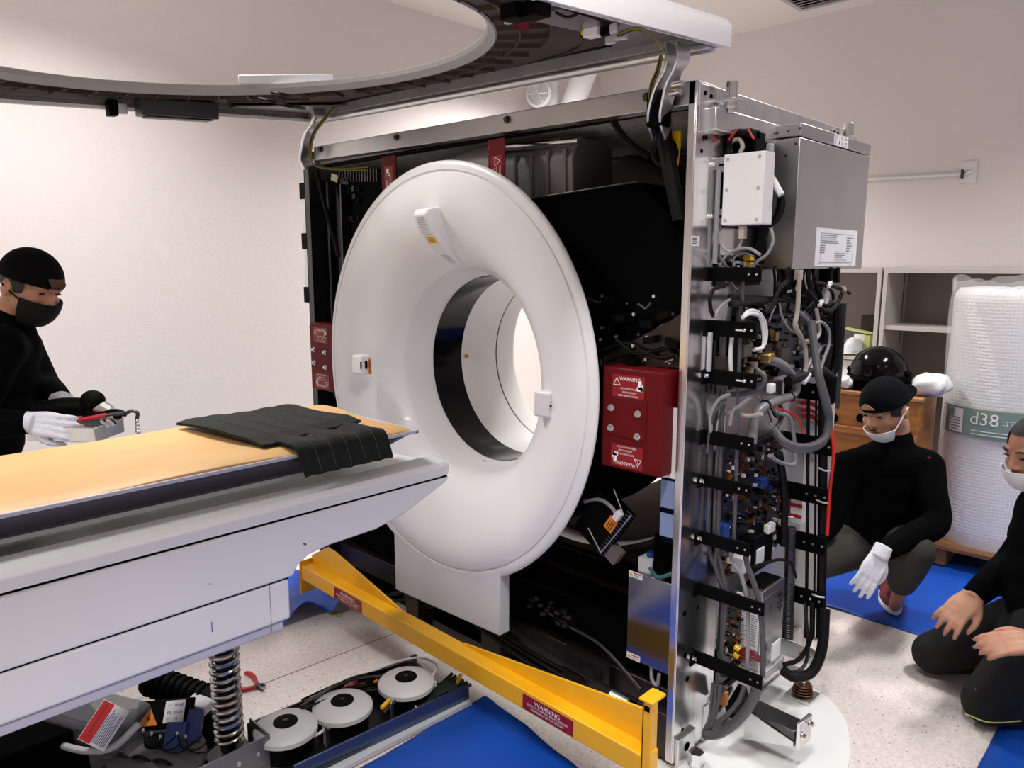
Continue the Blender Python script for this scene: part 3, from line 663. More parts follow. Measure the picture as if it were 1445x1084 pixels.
mb.build('terminal_rail', DSTEEL, G, kind=None)
sticker('white_tag', G, PY(472, 251, 1.82), V((1, 0, -.3)), V((.3, 0, 1)), .05, .03, [mat('aged_paper', (.55, .52, .48), .7), YSTICK], [('r', 1, 0, .35, .05, .007)])
mb = MB()
for i in range(12): p = PY(R.uniform(488, 508), R.uniform(265, 310), 1.86); mb.m(i % 2).ob(p, (.02, .02, .02), V((1, 0, R.uniform(-.3, .3))), UY, UZ)
mb.build('left_bay_hardware', [DSTEEL, BLACK], G, kind='stuff')
# ------------------------------------------------------------------ side electronics (all bolted to the gantry)
box = MB().bx(-1.075, -.962, 2.20, 2.765, 1.483, 1.862).build('power_cabinet', SATIN, G, .002, label='large plain steel box high on the side')
MB().bx(-1.077, -.960, 2.198, 2.767, 1.866, 1.903).build('cabinet_lid', SATIN, box, .003)
mb = MB()
for x, y in ((1080, 191), (1097, 188), (1113, 185), (1129, 181), (1123, 203), (1109, 220), (1094, 377), (1114, 378)):
    p = PY(x, y, 2.199); mb.cyl(p, p-UY*.002, .004, n=8)
mb.build('cabinet_screw', DSTEEL, box, kind='stuff')
MB().bx(-1.070, -1.06+.012, 2.19, 2.20, 1.52, 1.85).build('cabinet_side_slot', BLACK, box, .004)
c = (PX(1149, 323, -.96)+PX(1211, 373, -.96))/2
sticker('specification_label', box, (-.962, c.y, c.z), UY, UZ, .345, .118, [WSTICK, INKG], [('rr', 1, 0, -.02, .27, .092, .0015), ('lines', 1, -.18, .22, .15, .03, 5), ('lines', 1, -.32, -.05, .06, .03, 4), ('rr', 1, .1, -.26, .11, .036, .0008), ('lines', 1, .1, -.26, .10, .03, 5), ('lines', 1, .3, .1, .05, .05, 6), ('lines', 1, -.4, -.42, .012, .005, 1), ('lines', 1, .36, -.47, .02, .005, 1)])
c = PX(1187, 199, -.96)
sticker('approval_label', box, (-.960, c.y, 1.884), UY, UZ, .115, .034, [WSTICK, INKK], [('t', 1, .05, .26, 'CE', .012), ('lines', 1, .32, .25, .014, .008, 2), ('r', 1, -.12, -.2, .009, .009), ('r', 1, .1, -.2, .006, .012), ('lines', 1, .34, -.22, .014, .012, 3), ('rr', 1, -.36, .24, .008, .01, .001), ('lines', 1, -.38, -.22, .008, .012, 3)])
# white control box and brackets
x0, x1 = PY(1020, 265, 1.90).x, PY(1077, 265, 1.90).x
wb = MB().bx(x0, x1, 1.90, 1.96, 1.603, 1.790).build('white_control_box', WHITE2, G, .002, label='small white box with six screws')
for fx in (.1, .88):
    for fz in (.07, .5, .93):
        p = V((x0+(x1-x0)*fx, 1.90, 1.603+.187*fz)); MB().cyl(p, p-UY*.002, .0045, n=12).build('flat_screw', GREYP, wb)
for z in (1.765, 1.628):
    b = MB().bx(XS, x0+.002, 1.905, 1.909, z-.02, z+.02).build('slotted_mount', SILVER, wb, .001)
    mb = MB().bx(XS+.006, x0-.003, 1.904, 1.9055, z-.003, z+.003); mb.build('mount_slot', BLACKM, wb)
    mb = MB(); bolt(mb, (XS+.0, 1.88, z), UX, .005, .008); mb.build('mount_bolt', STEEL, wb)
MB().bx(-1.08, -1.0, 2.0, 2.06, 1.6, 1.86).build('cable_chute', BLACK, G, .003)
MB().bx(-1.02, -1.0, 2.10, 2.12, 1.70, 1.84).build('dark_cover_plate', GREYP, G, .006)
sticker('asset_label', G, PX(981, 340, XS), UY, UZ, .042, .026, [WSTICK, INKK], [('lines', 1, 0, 0, .034, .018, 4)])
# front cable clamps
CL = ((1075, 377, 398), (1068, 455, 479), (1068, 528, 550), (1064, 618, 639), (1060, 684, 702), (1058, 768, 787), (1079, 852, 871), (1076, 955, 975))
for i, (xr, ya, yb) in enumerate(CL):
    a, b = PY(xr, ya, 1.90), PY(xr, yb, 1.90)
    cl = MB().bx(XS, a.x, 1.897, 1.904, b.z, a.z).bx(XS, XS+.004, 1.87, 1.904, b.z, a.z).build('cable_clamp', BLACK, G, .0025)
    zc = (a.z+b.z)/2
    if i in (1, 2):
        MB().tube([(a.x-.055, 1.892, zc), (a.x-.032, 1.890, zc)], .0035, 8, 0).ell((a.x-.03, 1.89, zc), (.006, .006, .006), n=8, m=6).build('clamp_screw', CHROME, cl)
    for k in range(2): MB().cyl((a.x-.012-.022*k, 1.897, zc), (a.x-.012-.022*k, 1.8955, zc), .003, n=8).build('clamp_rivet', STEEL, cl)
    if i in (2, 4, 5, 7): mb = MB(); bolt(mb, (XS+.004, 1.882, zc+.004), UX, .006, .012); mb.build('clamp_bolt', CHROME, cl)
# rear cable clamps
for i, (xl, yl, xr, yr, h) in enumerate(((1125, 545, 1180, 557, 10), (1099, 606, 1176, 632, 11), (1096, 681, 1170, 703, 11), (1093, 750, 1166, 772, 12), (1108, 828, 1162, 850, 11), (1099, 905, 1160, 932, 11))):
    a, b = PY(xl, yl, 2.42), PY(xr, yr, 2.42); z = b.z; hh = h*2.9/1054
    x_0 = min(a.x, XS); 
    cl = MB().bx(x_0, b.x, 2.415, 2.422, z-hh, z+hh).build('rear_cable_clamp', STEEL if i == 5 else BLACK, G, .003)
    for k in range(3): MB().cyl((b.x-.012-.03*k, 2.415, z), (b.x-.012-.03*k, 2.413, z), .004, n=8).build('clamp_hole', INKK if i == 5 else STEEL, cl)
MB().bx(PY(1158, 545, 2.40).x, PY(1181, 545, 2.40).x, 2.38, 2.41, PY(1170, 570, 2.40).z, PY(1170, 528, 2.40).z).build('clamp_end_block', BLACK, G, .012, 3)
# circuit boards
def board(px, X, mt, n, seed, mats=(BLACK, WCABLE, GOLD, STEEL, BLUECMP, BCABLE), hmax=.018, wts=(10, 2, 4, 2, 1, 2), name='circuit_board', big=1):
    a = PX(px[0], px[1], X); b = PX(px[2], px[3], X)
    y0, y1, z0, z1 = a.y, b.y, min(a.z, b.z), max(a.z, b.z)
    bd = MB().bx(X-.004, X, y0, y1, z0, z1).build(name, mt, G)
    r = random.Random(seed); mb = MB(); pool = [i for i, w in enumerate(wts) for _ in range(w)]
    for i in range(n):
        y = r.uniform(y0+.01, y1-.01); z = r.uniform(z0+.01, z1-.01); mb.m(r.choice(pool))
        s = r.choice((.6, .8, 1, 1, 1.6))*big
        w, h, d = r.uniform(.004, .014)*s, r.uniform(.003, .014)*s, r.uniform(.002, hmax)
        y_a, y_b, z_a, z_b = max(y0, y-w/2), min(y1, y+w/2), max(z0, z-h/2), min(z1, z+h/2)
        if r.random() < .15: mb.cyl((X, y, z), (X+d, y, z), .004*s, n=8)
        else: mb.bx(X, X+d, y_a, y_b, z_a, z_b)
    mb.build('board_component', list(mats), bd, smooth=0, kind='stuff')
    return bd
board((1012, 360, 1072, 402), -1.055, PCB, 60, 1, (BLACK, WCABLE, YSTICK, STEEL, BLUECMP, BCABLE), wts=(9, 4, 1, 3, 0, 2))
for x, y in ((1053, 364), (1054, 374)): p = PX(x, y, -1.05); MB().bx(-1.055, -1.03, p.y-.014, p.y+.014, p.z-.008, p.z+.008).build('yellow_capacitor', YSTICK, G, .002)
board((1082, 432, 1166, 515), -1.050, PCB, 150, 2, wts=(12, 3, 3, 1, 1, 3))
board((1012, 474, 1092, 535), -1.045, PCBG, 190, 3, (BLACK, BCABLE, GOLD, COPPER, STEEL, TAUPE), .03, (8, 3, 5, 4, 3, 5), big=1.25)
board((1040, 428, 1082, 474), -1.055, PCB, 40, 4)
board((1022, 640, 1096, 772), -1.040, PCB, 420, 5, (BLACK, WCABLE, GOLD, STEEL, BLUECMP, COPPER), .014, (10, 3, 6, 2, 2, 5), big=.8)
board((1016, 845, 1042, 945), -1.0, PCBG, 110, 6, (BLACK, WCABLE, GOLD, STEEL, COPPER, INKR), .018, (8, 2, 4, 3, 4, 1), big=.8)
for (x, y), s in (((1074, 680), (.05, .03)), ((1020, 750), (.03, .05))):
    p = PX(x, y, -1.03); MB().bx(-1.04, -1.015, p.y-s[0]/2, p.y+s[0]/2, p.z-s[1]/2, p.z+s[1]/2).build('blue_terminal_block', BLUECMP, G, .002)
for (x, y), s in (((1077, 500), (.05, .07)), ((1018, 515), (.03, .05)), ((1102, 500), (.06, .04)), ((1048, 495), (.05, .035))):
    p = PX(x, y, -1.03); MB().bx(-1.045, -1.012, p.y-s[0]/2, p.y+s[0]/2, p.z-s[1]/2, p.z+s[1]/2).build('heat_sink', TAUPE if s[1] < .05 else BROWNST, G, .002)
# steel shelves between boards
def plate(name, px, X, mt, th=.003):
    a = PX(px[0], px[1], X); b = PX(px[2], px[3], X)
    return MB().bx(X-th, X, a.y, b.y, min(a.z, b.z), max(a.z, b.z)).build(name, mt, G, .001)
plate('cable_trunking_plate', (1002, 552, 1110, 640), -1.066, SATIN)
plate('upper_back_plate', (1006, 400, 1100, 440), -1.07, SATIN)
a = PX(1000, 470, -1.05); MB().bx(-1.06, -1.048, a.y+.01, a.y+.022, PX(1000, 525, -1.05).z, a.z).build('white_strut', LGREY, G, .002)
a = PX(1022, 470, -1.05); MB().bx(-1.06, -1.01, a.y-.02, a.y+.025, PX(1022, 528, -1.05).z, a.z).build('black_trunking', BLACK, G, .002)
# grey end panel and rear column plate
b = PY(1195, 428, 2.70); d = PY(1192, 578, 2.70)
ep = MB().bx(-1.10, b.x, 2.70, 2.704, d.z, b.z).build('grey_end_panel', mat('blue_grey_panel', (.055, .062, .068), .45), G, .001)
for y in (455, 487):
    q = PY(1172, y, 2.695); MB().bx(q.x-.03, q.x+.03, 2.694, 2.70, q.z-.002, q.z+.002).build('panel_slot', LGREY, ep)
MB().tube([PY(1181, 430, 2.68), PY(1181, 500, 2.68), PY(1172, 530, 2.66), PY(1160, 538, 2.6)], .016, 8).build('black_hose', RUBBER, G)
q0 = PY(1118, 520, 2.69); q1 = PY(1158, 940, 2.69)
MB().bx(q0.x, -.995, 2.695, 2.70, .12, q0.z).build('white_rear_plate', WHITE2, G, .001)
for y in (0, 1):
    p = PY(1146, 600+45*y, 2.69); mb = MB(); bolt(mb, p, -UY, .012, .02); mb.build('plate_knob', STEEL, G)
for k, r_ in enumerate((.062, .072, .086, .092, .112, .12)):
    c = PY(1140, 612, 2.66)
    MB().tube([c+V((r_*cos(t)*.75, -.004*k, r_*sin(t)*1.0)) for t in [pi*(-.05+1.1*i/10) for i in range(11)]], .0045, 8).build('red_hose', REDC, G)
for x, w_ in ((1141, .006), (1152, .004), (1162, .016)):
    MB().tube([PY(x, 540, 2.44), PY(x-1, 650, 2.44), PY(x-2, 780, 2.44), PY(x-4, 900, 2.44)], w_, 8).build('black_hose', RUBBER, G)
MB().tube([PY(1171, 585, 2.42), PY(1176, 640, 2.42), PY(1171, 690, 2.42), PY(1167, 755, 2.42)], .006, 8).build('red_flat_lead', mat('bright_red_plastic', (.6, .015, .005), .45), G)
for x, y in ((1163, 662), (1160, 707), (1154, 840), (1110, 727)): 
    MB().tube([PY(x-9, y-2, 2.42), PY(x, y+2, 2.40), PY(x+9, y+3, 2.42)], .003, 6).build('white_cable_tie', WCABLE, G)
P_ = [PY(x, y, 2.40) for x, y in ((1116, 745), (1114, 820), (1112, 900))]
mb = MB(); S_ = spline(P_, 24); mb.tube(S_, .016, 10, 0)
for i in range(0, len(S_)): mb.lathe([(.0165, -.0018), (.0185, 0), (.0165, .0018)], S_[i], UZ, 12)
mb.build('corrugated_conduit', DSTEEL, G)
MB().tube([PY(1164, 860, 2.40), PY(1160, 915, 2.38), PY(1146, 948, 2.34), PY(1122, 956, 2.30), PY(1104, 946, 2.28)], .017, 10).build('thick_black_hose', RUBBER, G)
MB().tube([PY(1146, 850, 2.40), PY(1144, 900, 2.38), PY(1128, 930, 2.34), PY(1106, 938, 2.28)], .008, 8).build('black_hose', RUBBER, G)
MB().tube([PY(1136, 850, 2.42), PY(1140, 920, 2.40), PY(1130, 945, 2.36), PY(1108, 950, 2.30)], .006, 8).build('black_hose', BROWNST, G)
# reddish boxes seen between the clamps
for x0_, y0_, x1_, y1_, mt_, nm in ((1092, 690, 1108, 735, RED, 'red_transformer'), (1117, 690, 1130, 742, WSTICK, 'striped_fuse_box')):
    a = PY(x0_, y0_, 2.45); b = PY(x1_, y1_, 2.45)
    fb = MB().bx(a.x, b.x, 2.45, 2.49, b.z, a.z).build(nm, mt_, G, .003)
    if nm == 'striped_fuse_box':
        for fz, mm in ((.8, YSTICK), (.55, INKR), (.25, INKR)): MB().bx(a.x-.0005, b.x+.0005, 2.4485, 2.452, b.z+(a.z-b.z)*fz-.006, b.z+(a.z-b.z)*fz+.006).build('fuse_stripe', mm, fb)
# power supply
XP = -.985
pa = PX(1076, 845, XP); pb = PX(1108, 815, XP); pc = PX(1103, 921, XP)
ps = MB().bx(-1.065, XP, pa.y, pb.y, pc.z, pb.z).build('power_supply', STEEL, G, .0015, label='steel power supply marked MP')
sticker('supply_marking', ps, (XP, (pa.y+pb.y)/2, (pb.z+pc.z)/2), UZ*-1, UY, min(.22, pb.z-pc.z-.004), min(.2, pb.y-pa.y-.004), [STEEL, INKK], [('t', 1, -.28, .26, 'MP', .052), ('lines', 1, -.28, -.12, .034, .016, 3), ('r', 1, .3, -.2, .03, .008)])
for k in range(2):
    q = PY(1048+13*k, 890, pa.y-.001); sticker('rating_label', ps, (-1.045+.038*k, pa.y, q.z), UX, UZ, .03, .13, [WSTICK, INKG], [('lines', 1, 0, 0, .022, .11, 14)])
mb = MB().bx(-1.06, XP-.01, pa.y+.02, pb.y-.01, pb.z, pb.z+.003); mb.build('supply_top_vent', BLACK, ps)
MB().bx(-1.065, -.97, pa.y-.03, pb.y-.0, .155, pc.z-.004).build('lower_junction_box', GREYP, G, .002)
p = PX(1085, 925, -.97); MB().bx(-.971, -.968, p.y+.02, p.y+.08, p.z-.03, p.z+.03).build('junction_label', WSTICK, G)
for k in range(5):
    a = PY(1040, 918+3*k, 1.98); MB().tube([a, PY(1056, 915+4*k, 1.96), PY(1068, 928-3*k+k*k, 1.97), PY(1078, 925+3*k, 2.0)], .004, 7).build('crimson_wire', mat('crimson_wire', (.22, .005, .02), .4) if k == 0 else bpy.data.materials['crimson_wire'], G)
for x, y in ((1040, 915), (1039, 925)): p = PY(x, y, 1.965); MB().ob(p, (.018, .012, .012), V((1, 0, -.4)), UY, V((.4, 0, 1))).build('yellow_crimp', YSTICK, G, .002)
for x, y in ((1052, 795), (1072, 782)): 
    p = PX(x, y, -1.0); MB().bx(-1.05, -.995, p.y-.025, p.y+.025, p.z-.03, p.z+.02).build('relay_block', LGREY, G, .003)
MB().bx(-1.06, -1.0, PX(1065, 760, -1.0).y, PX(1092, 745, -1.0).y, PX(1080, 800, -1.0).z, PX(1080, 752, -1.0).z).build('dark_junction_box', BLACK, G, .004)
p = PX(1086, 745, -1.0); MB().ob(p, (.05, .03, .02), UY, UZ, UX).build('white_plug', WCABLE, G, .004)
# base side
MB().bx(-1.075, XS+.004, 1.96, 2.70, .012, .13).build('base_side_beam', SILVER, G, .002)
a0, a1 = PZ(1062, 994, .13), PZ(1130, 1026, .13); dr = (a1-a0).normalized(); sd = UZ.cross(dr)
arm_ = MB().ob((a0+a1)/2-UZ*.025, ((a1-a0).length, .075, .05), dr, sd, UZ).build('support_arm', DSTEEL, G, .003)
MB().prism([a0-sd*.04-UZ*.0, a1-sd*.04-UZ*.03, a1-sd*.04-UZ*.045, a0-sd*.04-UZ*.10], -sd*.004).build('arm_gusset', STEEL, arm_)
e = MB().ob(a1+dr*.01-UZ*.01, (.012, .075, .085), dr, sd, UZ).build('arm_end_plate', STEEL, arm_, .002)
for s_ in (-1, 1): mb = MB(); bolt(mb, a1+dr*.017+sd*.022*s_+UZ*.01*s_, dr, .007, .012); mb.build('arm_bolt', CHROME, arm_)
MB().bx(XS, XS+.012, 1.80, 1.90, .005, .095).build('front_foot_bracket', STEEL, G, .003)
MB().cyl((XS+.012, 1.85, .055), (XS+.0135, 1.85, .055), .014, n=16).build('foot_bracket_slot', BLACKM, G)
mb = MB().cyl((-1.015, 1.845, .010), (-1.015, 1.845, .05), .018, n=16); mb.cyl((-1.015, 1.845, .022), (-1.015, 1.845, .058), .024, n=6); mb.build('front_foot_bolt', CHROME, G)
c = PZ(1132, 981, .014)
ft = MB().ob(c-UZ*.0, (.09, .09, .012), UX, UY, UZ).build('levelling_foot', STEEL, G, .001)
mb = MB()
for k in range(4): mb.lathe([(.012, -.004), (.034-.002*k, -.003), (.036-.002*k, 0), (.034-.002*k, .003), (.012, .004)], c+UZ*(.014+.009*k), UZ, 28)
mb.build('foot_washer_stack', mat('bronze', (.25, .12, .06), .35, 1), ft)
MB().cyl(c+UZ*.04, c+UZ*.085, .012, n=16).build('foot_stud', CHROME, ft)
MB().cyl(c+UZ*.062, c+UZ*.08, .018, n=6).build('yellow_nut', YSTICK, ft)
MB().bx(-1.07, c.x+.02, c.y-.02, c.y+.02, .085, .10).build('foot_bridge', STEEL, ft)
# bottom small board with connector
p = PX(1040, 990, -1.03); MB().ob(p, (.10, .05, .03), V((0, 1, .5)), V((0, -.5, 1)), UX).build('interface_module', BLACK, G, .003)
p = PX(1022, 985, -1.01); MB().ob(p, (.018, .045, .02), UY, UZ, UX).build('orange_connector', mat('connector_orange', (.45, .12, .01), .5), G, .002)
p = PX(1014, 975, -1.03); MB().ob(p, (.02, .06, .04), UY, V((.2, 0, 1)), UX).build('grey_bracket', DSTEEL, G, .002)
# ------------------------------------------------------------------ cables on the side
def cab(name, mt, pts, X, r, n=8, dy=0):
    Q = []
    for i, q in enumerate(pts):
        Q.append(PX(q[0], q[1], q[2] if len(q) > 2 else X)+V((0, dy, 0)))
    return MB().tube(Q, r, n, 6).build(name, mt, G)
def cabY(name, mt, pts, Y, r, n=8, flat=1):
    Y = Y+.033 if Y < 1.9 else Y
    Q = [PY(q[0], q[1], q[2] if len(q) > 2 else Y) for q in pts]
    for q in Q:
        if q.y < 2.02: q.x = max(q.x, XS+r+.002)
    return MB().tube(Q, r, n, 6, flat=flat).build(name, mt, G)
# vertical bundles held by the front clamps
for x0_, mt_, r_ in ((1031, GCABLE, .006), (1047, GCABLE, .0055)):
    cabY('grey_cable', mt_, [(x0_+1, 395), (x0_, 425), (x0_-3, 450), (x0_-9 if x0_ < 1040 else x0_-3, 480), (x0_-10 if x0_ < 1040 else x0_-4, 520), (x0_-11 if x0_ < 1040 else x0_-6, 560), (x0_-13 if x0_ < 1040 else x0_-7, 620), (x0_-16 if x0_ < 1040 else x0_-9, 700), (x0_-18 if x0_ < 1040 else x0_-12, 770)], 1.888, r_)
cabY('grey_cable', GCABLE, [(1023, 470), (1021, 520), (1022, 560), (1014, 620), (1010, 700), (1009, 760), (1018, 800), (1026, 845)], 1.89, .006)
cabY('grey_cable', GCABLE, [(1018, 470), (1018, 520), (1012, 570), (1003, 625), (1001, 700), (1000, 770), (1014, 812), (1020, 850), (1018, 920), (1012, 960), (1008, 1000), (996, 1030)], 1.892, .007)
cabY('white_ribbon_cable', WCABLE, [(1033, 473), (1031, 500), (1032, 527), (1036, 545)], 1.886, .006)
cabY('grey_cable', LCABLE, [(1034, 770), (1032, 790), (1046, 812), (1054, 850), (1055, 900), (1054, 950)], 1.888, .006)
cabY('grey_cable', GCABLE, [(1052, 770), (1054, 795), (1066, 830), (1074, 870), (1077, 920), (1076, 955)], 1.886, .008)
cabY('grey_cable', GCABLE, [(1013, 770), (1010, 800), (1022, 835), (1024, 860), (1020, 900), (1017, 940)], 1.886, .006)
for k in range(3): cabY('grey_cable', GCABLE, [(1006+5*k, 965), (1004+5*k, 990), (1001+3*k, 1015), (994, 1030+2*k)], 1.885, .006)
cabY('thick_grey_cable', GCABLE, [(1068, 972), (1058, 995), (1038, 1020), (1015, 1035), (994, 1037)], 1.88, .015, 10)
cabY('grey_cable', GCABLE, [(1050, 970), (1042, 990), (1025, 1010), (1000, 1028)], 1.885, .007)
cabY('flat_grey_cable', LCABLE, [(1007, 240), (1007, 300), (1006, 340), (1004, 372)], 1.90, .007)
cabY('flat_grey_cable', GCABLE, [(1001, 480), (1000, 520), (1002, 545), (1010, 556), (1040, 556), (1058, 553), (1075, 545), (1079, 532), (1068, 522)], 1.93, .0075)
cabY('grey_cable', LCABLE, [(1003, 610), (1004, 585), (1014, 565), (1030, 556)], 1.90, .006)
cabY('grey_cable', GCABLE, [(998, 640), (1003, 600), (1010, 580), (1022, 568)], 1.90, .005)
cabY('beige_cable', BCABLE, [(1000, 620), (1010, 592), (1030, 583), (1056, 587), (1075, 584)], 1.94, .006)
cabY('grey_cable', LCABLE, [(1030, 600), (1035, 580), (1045, 572), (1060, 560)], 1.92, .006)
# thick grey hose sweeping down
cab('thick_grey_hose', mat('mid_grey_hose', (.19, .19, .195), .4), [(1084, 507), (1100, 513), (1114, 525), (1124, 543), (1120, 556), (1108, 562), (1085, 570), (1069, 582), (1063, 600), (1061, 625)], -.955, .0135, 12)
MB().ob(PX(1083, 505, -.96), (.035, .03, .035), UY, UZ, UX).build('hose_fitting', GOLD, G, .006)
for x, y in ((1115, 560), (1081, 571)): p = PX(x, y, -.955); MB().lathe([(.0145, -.004), (.0165, 0), (.0145, .004)], p, V((0, 1, .4)), 16).build('cable_band', BLACK, G)
for k in range(2):
    cab('grey_loop_cable', mat('dark_grey_hose', (.075, .075, .08), .4) if k == 0 else bpy.data.materials['dark_grey_hose'], [(1146-2*k, 455, -.93), (1149, 490, -.90), (1155+k, 530, -.865), (1165+2*k, 570, -.845), (1170-k, 600, -.845), (1160, 622+3*k, -.85), (1135, 631+4*k, -.87), (1108, 624+4*k, -.91), (1092, 606, -.95)], -.87, .0115, 10)
cab('beige_cable', BCABLE, [(1128, 384), (1127, 415), (1125, 440), (1122, 460), (1130, 475), (1136, 492), (1137, 520), (1130, 536)], -.945, .0075)
cab('beige_cable', BCABLE, [(1152, 437), (1155, 455), (1156, 470), (1148, 481), (1136, 482)], -.94, .0065)
cab('grey_cable', LCABLE, [(1150, 456), (1160, 455), (1169, 466), (1170, 485), (1163, 505), (1158, 522)], -.935, .005)
for k in range(2): cab('white_loop_cable', WCABLE, [(1048, 448), (1057, 439+4*k), (1070, 441+4*k), (1079-4*k, 455), (1081-3*k, 475), (1076, 490), (1064, 494)], -.955+.006*k, .0055)
for k in range(3): cab('grey_lead', GCABLE if k != 1 else LCABLE, [(1124+5*k, 440), (1136+4*k, 452), (1144+2*k, 468), (1147, 490)], -.95, .005)
cab('thin_lead', LCABLE, [(1100, 428), (1103, 445), (1112, 462), (1125, 472)], -.955, .0035)
cab('thin_lead', RUBBER, [(1110, 446), (1120, 458), (1130, 478), (1145, 470)], -.955, .003)
cab('thin_lead', LCABLE, [(1094, 432), (1088, 445), (1085, 455)], -.96, .003)
# black bundles under the cabinet
rr = random.Random(5)
for k in range(14):
    x = 1092+k*5.5; x2 = x+rr.uniform(-25, 18)
    cab('black_cable', RUBBER, [(x, 380), (x+rr.uniform(-3, 3), 395), ((x+x2)/2, 412+rr.uniform(-6, 6)), (x2, 425+rr.uniform(-5, 8)), (x2+rr.uniform(-15, 15), 442)], -.95-rr.uniform(0, .05), rr.uniform(.004, .008))
for k in range(4):
    cab('black_cable', RUBBER, [(1030, 418+4*k), (1060, 419+3*k), (1090, 421+k), (1112, 416+3*k), (1140, 410+6*k)], -1.0+.01*k, .006)
cab('black_loop_cable', RUBBER, [(1022, 404), (1008, 408), (1002, 420), (1003, 436), (1007, 447)], -.99, .0055)
cab('grey_cable', LCABLE, [(1030, 423), (1020, 430), (1012, 440), (1010, 448)], -.98, .004)
cab('black_loop_cable', RUBBER, [(1140, 410), (1152, 425), (1160, 436), (1172, 438), (1182, 428), (1188, 414)], -.94, .0065)
cab('black_loop_cable', RUBBER, [(1150, 398), (1168, 402), (1182, 406), (1192, 410), (1199, 414)], -.94, .006)
cab('black_loop_cable', RUBBER, [(1160, 400), (1174, 412), (1175, 425), (1165, 432)], -.94, .005)
p = PX(1189, 408, -.94); MB().ob(p, (.03, .016, .018), V((0, 1, -.3)), UZ, UX).build('cable_plug', BCABLE, G, .003)
for x, y in ((1170, 402), (1158, 428)): p = PX(x, y, -.935); MB().ob(p, (.03, .012, .012), V((0, 1, .6)), V((0, -.6, 1)), UX).build('white_wire_marker', WCABLE, G, .002)
for x in (1168, 1178): p = PX(x, 388, -.97); MB().ob(p, (.02, .03, .05), UY, UX, UZ).build('cabinet_connector', BLACK, G, .002)
p = PX(1165, 400, -.99); MB().ob(p, (.022, .02, .14), UY, UX, UZ).build('white_connector_strip', WCABLE, G, .003)
p = PX(1107, 395, -.98); MB().ob(p, (.045, .03, .06), UY, UX, UZ).build('black_socket', BLACK, G, .003)
p = PX(1127, 388, -.955); MB().ob(p, (.02, .02, .03), UY, UX, UZ).build('beige_plug', BCABLE, G, .002)
cab('black_rail_bar', BLACK, [(1118, 418), (1146, 419)], -.96, .007)
# cables around the white box
p = PY(1048, 328, 1.92); MB().bx(p.x-.008, p.x+.008, 1.91, 1.93, p.z-.018, p.z+.018).build('beige_plug', BCABLE, G, .002)
cabY('beige_cable', BCABLE, [(1047, 338), (1042, 350), (1030, 355), (1018, 346), (1011, 325), (1009, 300)], 1.925, .004)
cabY('light_grey_cable', LCABLE, [(1016, 376), (1024, 362), (1040, 352), (1058, 351), (1073, 360)], 1.92, .0045)
cabY('light_grey_cable', LCABLE, [(1088, 322), (1091, 340), (1083, 358), (1070, 368), (1058, 378)], 1.95, .0045)
cabY('thin_lead', LCABLE, [(1034, 370), (1038, 362), (1050, 357), (1064, 362)], 1.93, .0025)
cabY('grey_cable', GCABLE, [(1006, 345), (1014, 360), (1024, 375), (1030, 398), (1040, 410)], 1.92, .005)
for k in range(3): cabY('black_cable', RUBBER, [(1080, 238+3*k), (1092, 252), (1102-2*k, 272), (1104-3*k, 292), (1094-2*k, 312), (1072, 322+3*k)], 2.0+.02*k, .008-.001*k)
for x, y in ((1089, 252), (1097, 266)): p = PY(x, y, 1.985); MB().cyl(p+V((-.012, 0, .018)), p+V((.012, 0, -.018)), .0095, n=12).build('white_cable_sleeve', WCABLE, G)
cabY('black_cable', RUBBER, [(1015, 222), (1020, 200), (1034, 187), (1052, 186), (1064, 190)], 1.95, .008)
cabY('beige_cable', BCABLE, [(1024, 216), (1030, 202), (1042, 196), (1048, 206), (1044, 216)], 1.96, .006)
cabY('red_lead', REDC, [(1056, 182), (1060, 190), (1064, 196)], 1.93, .003)
cabY('red_lead', REDC, [(1040, 183), (1034, 190), (1028, 198)], 1.93, .003)
MB().bx(-1.05, -1.0, 1.97, 2.03, 1.835, 1.865).build('black_loom_holder', BLACK, G, .006)
for k in range(3): cabY('black_cable', RUBBER, [(1078+2*k, 322), (1072+3*k, 340), (1066+4*k, 358), (1074+2*k, 372)], 2.02, .007)
# lower right group
cab('red_wire', mat('bright_red_wire', (.7, .02, .01), .4), [(1080, 570), (1100, 577), (1118, 584), (1128, 594), (1133, 612)], -.95, .003)
cab('black_sleeved_loom', RUBBER, [(1112, 538), (1130, 532), (1148, 525), (1162, 524), (1170, 534), (1172, 556)], -.945, .015, 10)
p = PX(1138, 534, -.935); MB().ob(p, (.05, .012, .014), V((0, 1, .55)), V((0, -.55, 1)), UX).build('white_wire_marker', WCABLE, G, .002)
for k in range(6): cab('grey_lead', [LCABLE, WCABLE, GCABLE][k % 3], [(1128+4*k, 545-6*k), (1134+3*k, 525-2*k), (1144+2*k, 505), (1146+3*k, 490)], -.955, .003)
cab('grey_cable', LCABLE, [(1086, 643), (1100, 652), (1118, 656), (1122, 645), (1120, 615), (1114, 590), (1100, 582)], -.95, .006)
cab('grey_cable', GCABLE, [(1088, 612), (1098, 600), (1104, 585), (1100, 570)], -.96, .007)
for k in range(5): cab('thin_lead', [LCABLE, GCABLE, WCABLE, RUBBER, LCABLE][k], [(1070+5*k, 560+3*k), (1078+5*k, 575+4*k), (1086+3*k, 600-4*k)], -.97, .003)
cab('black_cable', RUBBER, [(1100, 640), (1107, 700), (1106, 770)], -.97, .012)
cab('black_cable', RUBBER, [(1062, 800), (1080, 795), (1100, 790), (1116, 795), (1123, 815)], -.96, .005)
p = PX(1088, 548, -.95); MB().ob(p, (.03, .03, .02), UY, UZ, UX).build('white_tie_knot', WCABLE, G, .006)
